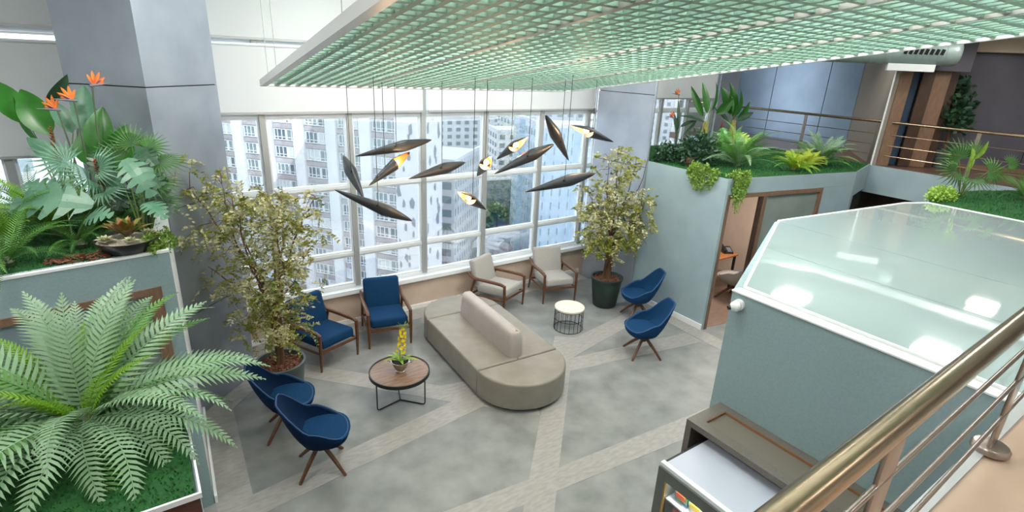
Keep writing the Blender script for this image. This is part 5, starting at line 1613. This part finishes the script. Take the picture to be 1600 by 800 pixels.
for k in range(16):
    a = R(rr.uniform(0, 360))
    g2.tube([(0.04, -0.025, 0.60), (0.04 + 0.08 * math.cos(a), -0.025 + 0.08 * math.sin(a), 0.63 + rr.uniform(0, 0.04))], 0.0018, 4)
part('spray', g2, M['leaf_lime'], oc)
for k in range(26):
    u = k / 26
    z = 0.26 + 0.33 * u
    a = k * 2.4
    c = Vector((0.01 + 0.03 * u + 0.042 * math.cos(a) * (1.1 - 0.5 * u), -0.02 * u + 0.042 * math.sin(a) * (1.1 - 0.5 * u), z))
    f = G()
    for q in range(5):
        b = q * 1.2566 + a
        d = Vector((math.cos(a) * 0.5 - math.sin(a) * math.cos(b), math.sin(a) * 0.5 + math.cos(a) * math.cos(b), math.sin(b)))
        blade(c, c + d.normalized() * 0.03, 0.024, (math.cos(a), math.sin(a), 0.2), 0.1, 0.2, 3, 1.0, f)
    part('flower', f, M['flower_yellow'], oc)
# ------------------------------------------------------------------ the city outside the window
M['render_w'] = mat('pale_render', '#d2d3d6', 0.85, col2='#c6c8cb', nscale=0.25)
M['render_b'] = mat('stained_render', '#b0acae', 0.9, col2='#989293', nscale=0.6, detail=6)
M['render_white'] = mat('white_render', '#dcdee0', 0.85, col2='#cfd2d5', nscale=0.2)
M['win_frame'] = mat('white_window_frame', '#e8eaec', 0.6)
M['win_a'] = mat('grey_green_window', '#7f8f92', 0.15, spec=0.8)
M['win_b'] = mat('dark_window', '#5b6a74', 0.15, spec=0.8)
M['win_c'] = mat('curtained_window', '#c3cbcb', 0.3)
M['shard'] = mat('grey_mural_shape', '#7e828a', 0.8)
M['glass_blue'] = mat('blue_tower_glass', '#a5bdd2', 0.2, spec=0.8, col2='#bdd0e0', nscale=0.2)
M['glass_dark'] = mat('dark_tower_glass', '#66767e', 0.2, spec=0.7)
M['asphalt'] = mat('asphalt', '#8f9498', 0.9)
M['far_tree'] = mat('street_tree_leaf', '#6d8c69', 0.8, col2='#86a381', nscale=0.6)
ZG = -48.0
struct('ground_city', G().box(-150, 420, 30, 420, ZG - 1, ZG), M['asphalt'], 'grey streets far below')

apt = thing('apartment_building', 'pale apartment block with white windows and stained spandrels outside the left panes', 'building', (37.91, 81.62, 0), 127)
part('wall', G().box(4.1, 60, -14, -0.9, ZG, 14), M['render_b'], apt)
S0, BAY = 4.1, 6.75
ST = 3.07
rows_ = [-9.0 - ST * k for k in range(-2, 13)]
fr_ = G()
def wframe(wd, h, nm):
    g = G()
    g.box(0, wd, -0.3, -0.1, 0, 0.12).box(0, wd, -0.3, -0.1, h - 0.12, h).box(0, 0.12, -0.3, -0.1, 0.121, h - 0.121).box(wd - 0.12, wd, -0.3, -0.1, 0.121, h - 0.121)
    g.box(wd * 0.36 - 0.05, wd * 0.36 + 0.05, -0.28, -0.12, 0.121, h - 0.121).box(0.121, wd - 0.121, -0.28, -0.12, 0.5, 0.6)
    if wd > 2:
        g.box(wd * 0.7 - 0.05, wd * 0.7 + 0.05, -0.28, -0.12, 0.121, h - 0.121)
    return g.mesh(nm, M['win_frame'])
wf = [wframe(2.55, 2.0, 'window'), wframe(1.65, 2.0, 'window')]
pn = [[G().box(0.02, w_ - 0.02, -0.34, -0.31, 0.02, 1.98).mesh('pane', M[m]) for m in ('win_a', 'win_c', 'win_b')] for w_ in (2.55, 1.65)]
spn = G().box(0, 4.6, -0.85, 0.05, -0.95, -0.12).mesh('spandrel', M['render_b'])
backm = G().box(0, 4.6, -0.88, -0.45, -0.1, 2.12).mesh('bay_wall', M['render_w'])
rr = random.Random(77)
for b in range(6):
    s = S0 + BAY * b
    part('pier', G().box(s + 4.66, s + BAY, -0.9, 0.55, ZG, 14), M['render_white'], apt)
    for k, z in enumerate(rows_):
        zb = z - 2.0
        link('spandrel', spn, apt, (s + 0.04, 0, zb))
        link('bay_wall', backm, apt, (s + 0.04, 0, zb))
        for q, off in ((1, 0.2), (0, 1.98)):
            o = link('window', wf[q], apt, (s + off, 0.06, zb))
            link('pane', rr.choice(pn[q]), o)
part('pier', G().box(S0 - 0.05, S0 + 0.03, -0.9, 0.4, ZG, 14), M['render_white'], apt)

slab_ = thing('patterned_tower', 'pale narrow tower painted with grey angular shards right of the apartment block', 'building', (37.91, 81.62, 0), 127)
part('wall', G().box(-0.1, 4.02, -8.6, 0.7, ZG, 14), mat('mural_ground', '#cfd0d3', 0.85), slab_)
rr = random.Random(9)
def shard(plane, u, z, s):
    n = rr.choice((4, 5, 5))
    a0 = rr.uniform(0, 6)
    pts = [(u + s * rr.uniform(0.45, 1) * 0.55 * math.cos(a0 + 6.283 * k / n), z + s * rr.uniform(0.6, 1.15) * math.sin(a0 + 6.283 * k / n)) for k in range(n)]
    g = G()
    k = len(pts)
    if plane == 0:
        v = [(p[0], 0.7, p[1]) for p in pts] + [(p[0], 0.78, p[1]) for p in pts]
    else:
        v = [(-0.1, p[0], p[1]) for p in pts] + [(-0.18, p[0], p[1]) for p in pts]
    g.add(v, [tuple(range(k)), tuple(range(k, 2 * k))[::-1]] + [(i, k + i, k + (i + 1) % k, (i + 1) % k) for i in range(k)])
    part('shard', g, M['shard'], slab_)
z = -6.5
while z > -34:
    for u0, u1 in ((0.5, 2.0), (2.2, 3.6)):
        if rr.random() < 0.75:
            shard(0, rr.uniform(u0, u1), z + rr.uniform(-0.7, 0.7), rr.uniform(0.5, 1.25))
    for u0, u1 in ((-7.5, -5.0), (-4.2, -1.0)):
        if rr.random() < 0.75:
            shard(1, rr.uniform(u0, u1), z + rr.uniform(-0.7, 0.7), rr.uniform(0.6, 1.4))
    z -= 2.2

def block(name, label, corner, az, wd, dp, ztop, m, nx=0, nz=0, wm='win_a', ny=0, z0=ZG, fins=False, wz=0.5, group=None):
    """rectangular building: front face runs from corner along az, side face goes back"""
    t = thing(name, label, 'building', (corner[0], corner[1], 0), az, group)
    part('wall', G().box(0, wd, 0, dp, z0, ztop), M[m], t)
    part('parapet', G().box(-0.2, wd + 0.2, -0.2, 0.3, ztop, ztop + 0.8).box(-0.2, 0.3, 0.31, dp + 0.2, ztop, ztop + 0.8), M['render_white'], t)
    g = G()
    H = ztop - z0
    zr = [ztop - 1.2 - k * 3.2 for k in range(nz)]
    if nx:
        st = wd / nx
        for z in zr:
            for i in range(nx):
                g.box((i + 0.5 - wz / 2) * st, (i + 0.5 + wz / 2) * st, -0.08, 0.05, z - 1.7, z)
    if ny:
        st = dp / ny
        for z in zr:
            for i in range(ny):
                g.box(-0.08, 0.05, (i + 0.5 - wz / 2) * st, (i + 0.5 + wz / 2) * st, z - 1.7, z)
    if g.v:
        part('window', g, M[wm], t, kind='stuff')
    if fins:
        f = G()
        k = int(wd / 2.0)
        for i in range(k):
            f.box(i * wd / k, i * wd / k + 0.3, -0.3, 0.0, z0, ztop)
        part('fin', f, M['render_white'], t, kind='stuff')
    return t
block('finned_building', 'white office block with close vertical fins in the middle panes', (57.4, 105.4), 44, 22, 20, -17.8, 'render_w', 11, 9, 'win_a', 6, fins=True, wz=0.7)
block('office_block', 'white flat-roofed block with a lift house, far behind the finned building', (106, 228), -8, 34, 24, -22, 'render_white', 8, 8, 'win_a', 5)
block('office_block', 'long pale flat-roofed block on the skyline of the middle panes', (128, 262), -12, 70, 30, -25, 'render_white', 12, 6, 'win_a', 5)
block('office_block', 'white block with rows of small dark windows right of the window post', (112, 172), -20, 20, 18, -21, 'render_white', 5, 9, 'win_b', 4)
block('office_block', 'cream slab between the finned building and the blue towers', (134, 196), -15, 36, 18, -15.5, 'render_w', 7, 8, 'win_a', 4)
block('lift_house', 'small white roof house on the skyline block', (112, 233), -8, 8, 8, -16.5, 'render_white', z0=-21.1)
block('glass_building', 'dark glazed low building above the street trees', (88, 146), -10, 30, 16, -32.5, 'glass_dark', 10, 3, 'win_a', 3, wz=0.7)
block('red_sign_wall', 'narrow red panel on the dark glazed building', (101.0, 142.9), -10, 4.2, 0.5, -35, 'spike_red', z0=-44)
block('glass_tower', 'wide blue glass tower in the right panes', (75.5, 97.5), -22, 25, 16, -9.6, 'glass_blue', 12, 12, 'win_a', 6, wz=0.12)
block('glass_tower', 'slim pale blue tower beside the wide blue glass tower', (86.0, 121), -25, 10, 10, -10.5, 'glass_blue', 5, 12, 'win_c', 4, wz=0.3)
block('apartment_tower', 'white residential tower with many small windows in the right window', (205, 186), -45, 52, 20, 6, 'render_white', 16, 12, 'win_a', 3, wz=0.5)
block('office_block', 'pale blue block below the residential tower in the right window', (180, 140), -50, 50, 20, -20, 'glass_blue', 10, 5, 'win_c', 3)
block('office_block', 'pale block seen through the window behind the left planter', (-35, 95), 10, 40, 16, -4, 'render_w', 10, 10, 'win_a', 3)

rr = random.Random(15)
def street_tree(x, y, h, r, lab):
    t = thing('street_tree', lab, 'tree', (x, y, ZG), 0, 'street trees below the glass towers')
    part('trunk', G().tube([(0, 0, 0), (0.1, 0, h * 0.55)], [0.4, 0.2], 7), M['bark'], t)
    rows = []
    for k in range(420):
        a, e = rr.uniform(0, 6.28), math.asin(rr.uniform(-0.5, 1))
        s = rr.uniform(0.55, 1)
        p = Vector((math.cos(a) * math.cos(e) * r * s, math.sin(a) * math.cos(e) * r * s, h * 0.65 + math.sin(e) * h * 0.4 * s))
        d = Vector((rr.uniform(-1, 1), rr.uniform(-1, 1), rr.uniform(-0.6, 0.9))).normalized() * 1.3
        rows.append((p, d, d.cross(Vector((rr.random(), rr.random(), 1))).normalized() * 0.55))
    kites(rows, M['far_tree'], 'foliage', t)
for x, y, lab in ((83, 139.5, 'street tree at the left foot of the dark glazed building'), (90.5, 137.5, 'street tree in front of the middle of the dark glazed building'),
                  (99.5, 136.5, 'street tree in front of the red panel'), (108, 136, 'street tree past the right end of the dark glazed building'),
                  (80.5, 131, 'street tree between the dark glazed building and the flyover'), (103, 130.5, 'street tree behind the slim pale blue tower')):
    street_tree(x, y, rr.uniform(9, 11), rr.uniform(3.6, 4.2), lab)
rd = thing('flyover', 'curved concrete flyover below the right panes', 'road', (0, 0, 0))
P_ = [Vector((70 + 2.6 * k, 111 + 1.7 * k + 0.8 * math.sin(k), ZG + 7)) for k in range(6)]
for a, b in zip(P_, P_[1:]):
    part('deck', G().bar(a, b, 7, 1.2), M['render_w'], rd)
    part('pillar', G().box(a.x - 0.6, a.x + 0.6, a.y - 0.6, a.y + 0.6, ZG, ZG + 6.4), M['render_w'], rd)
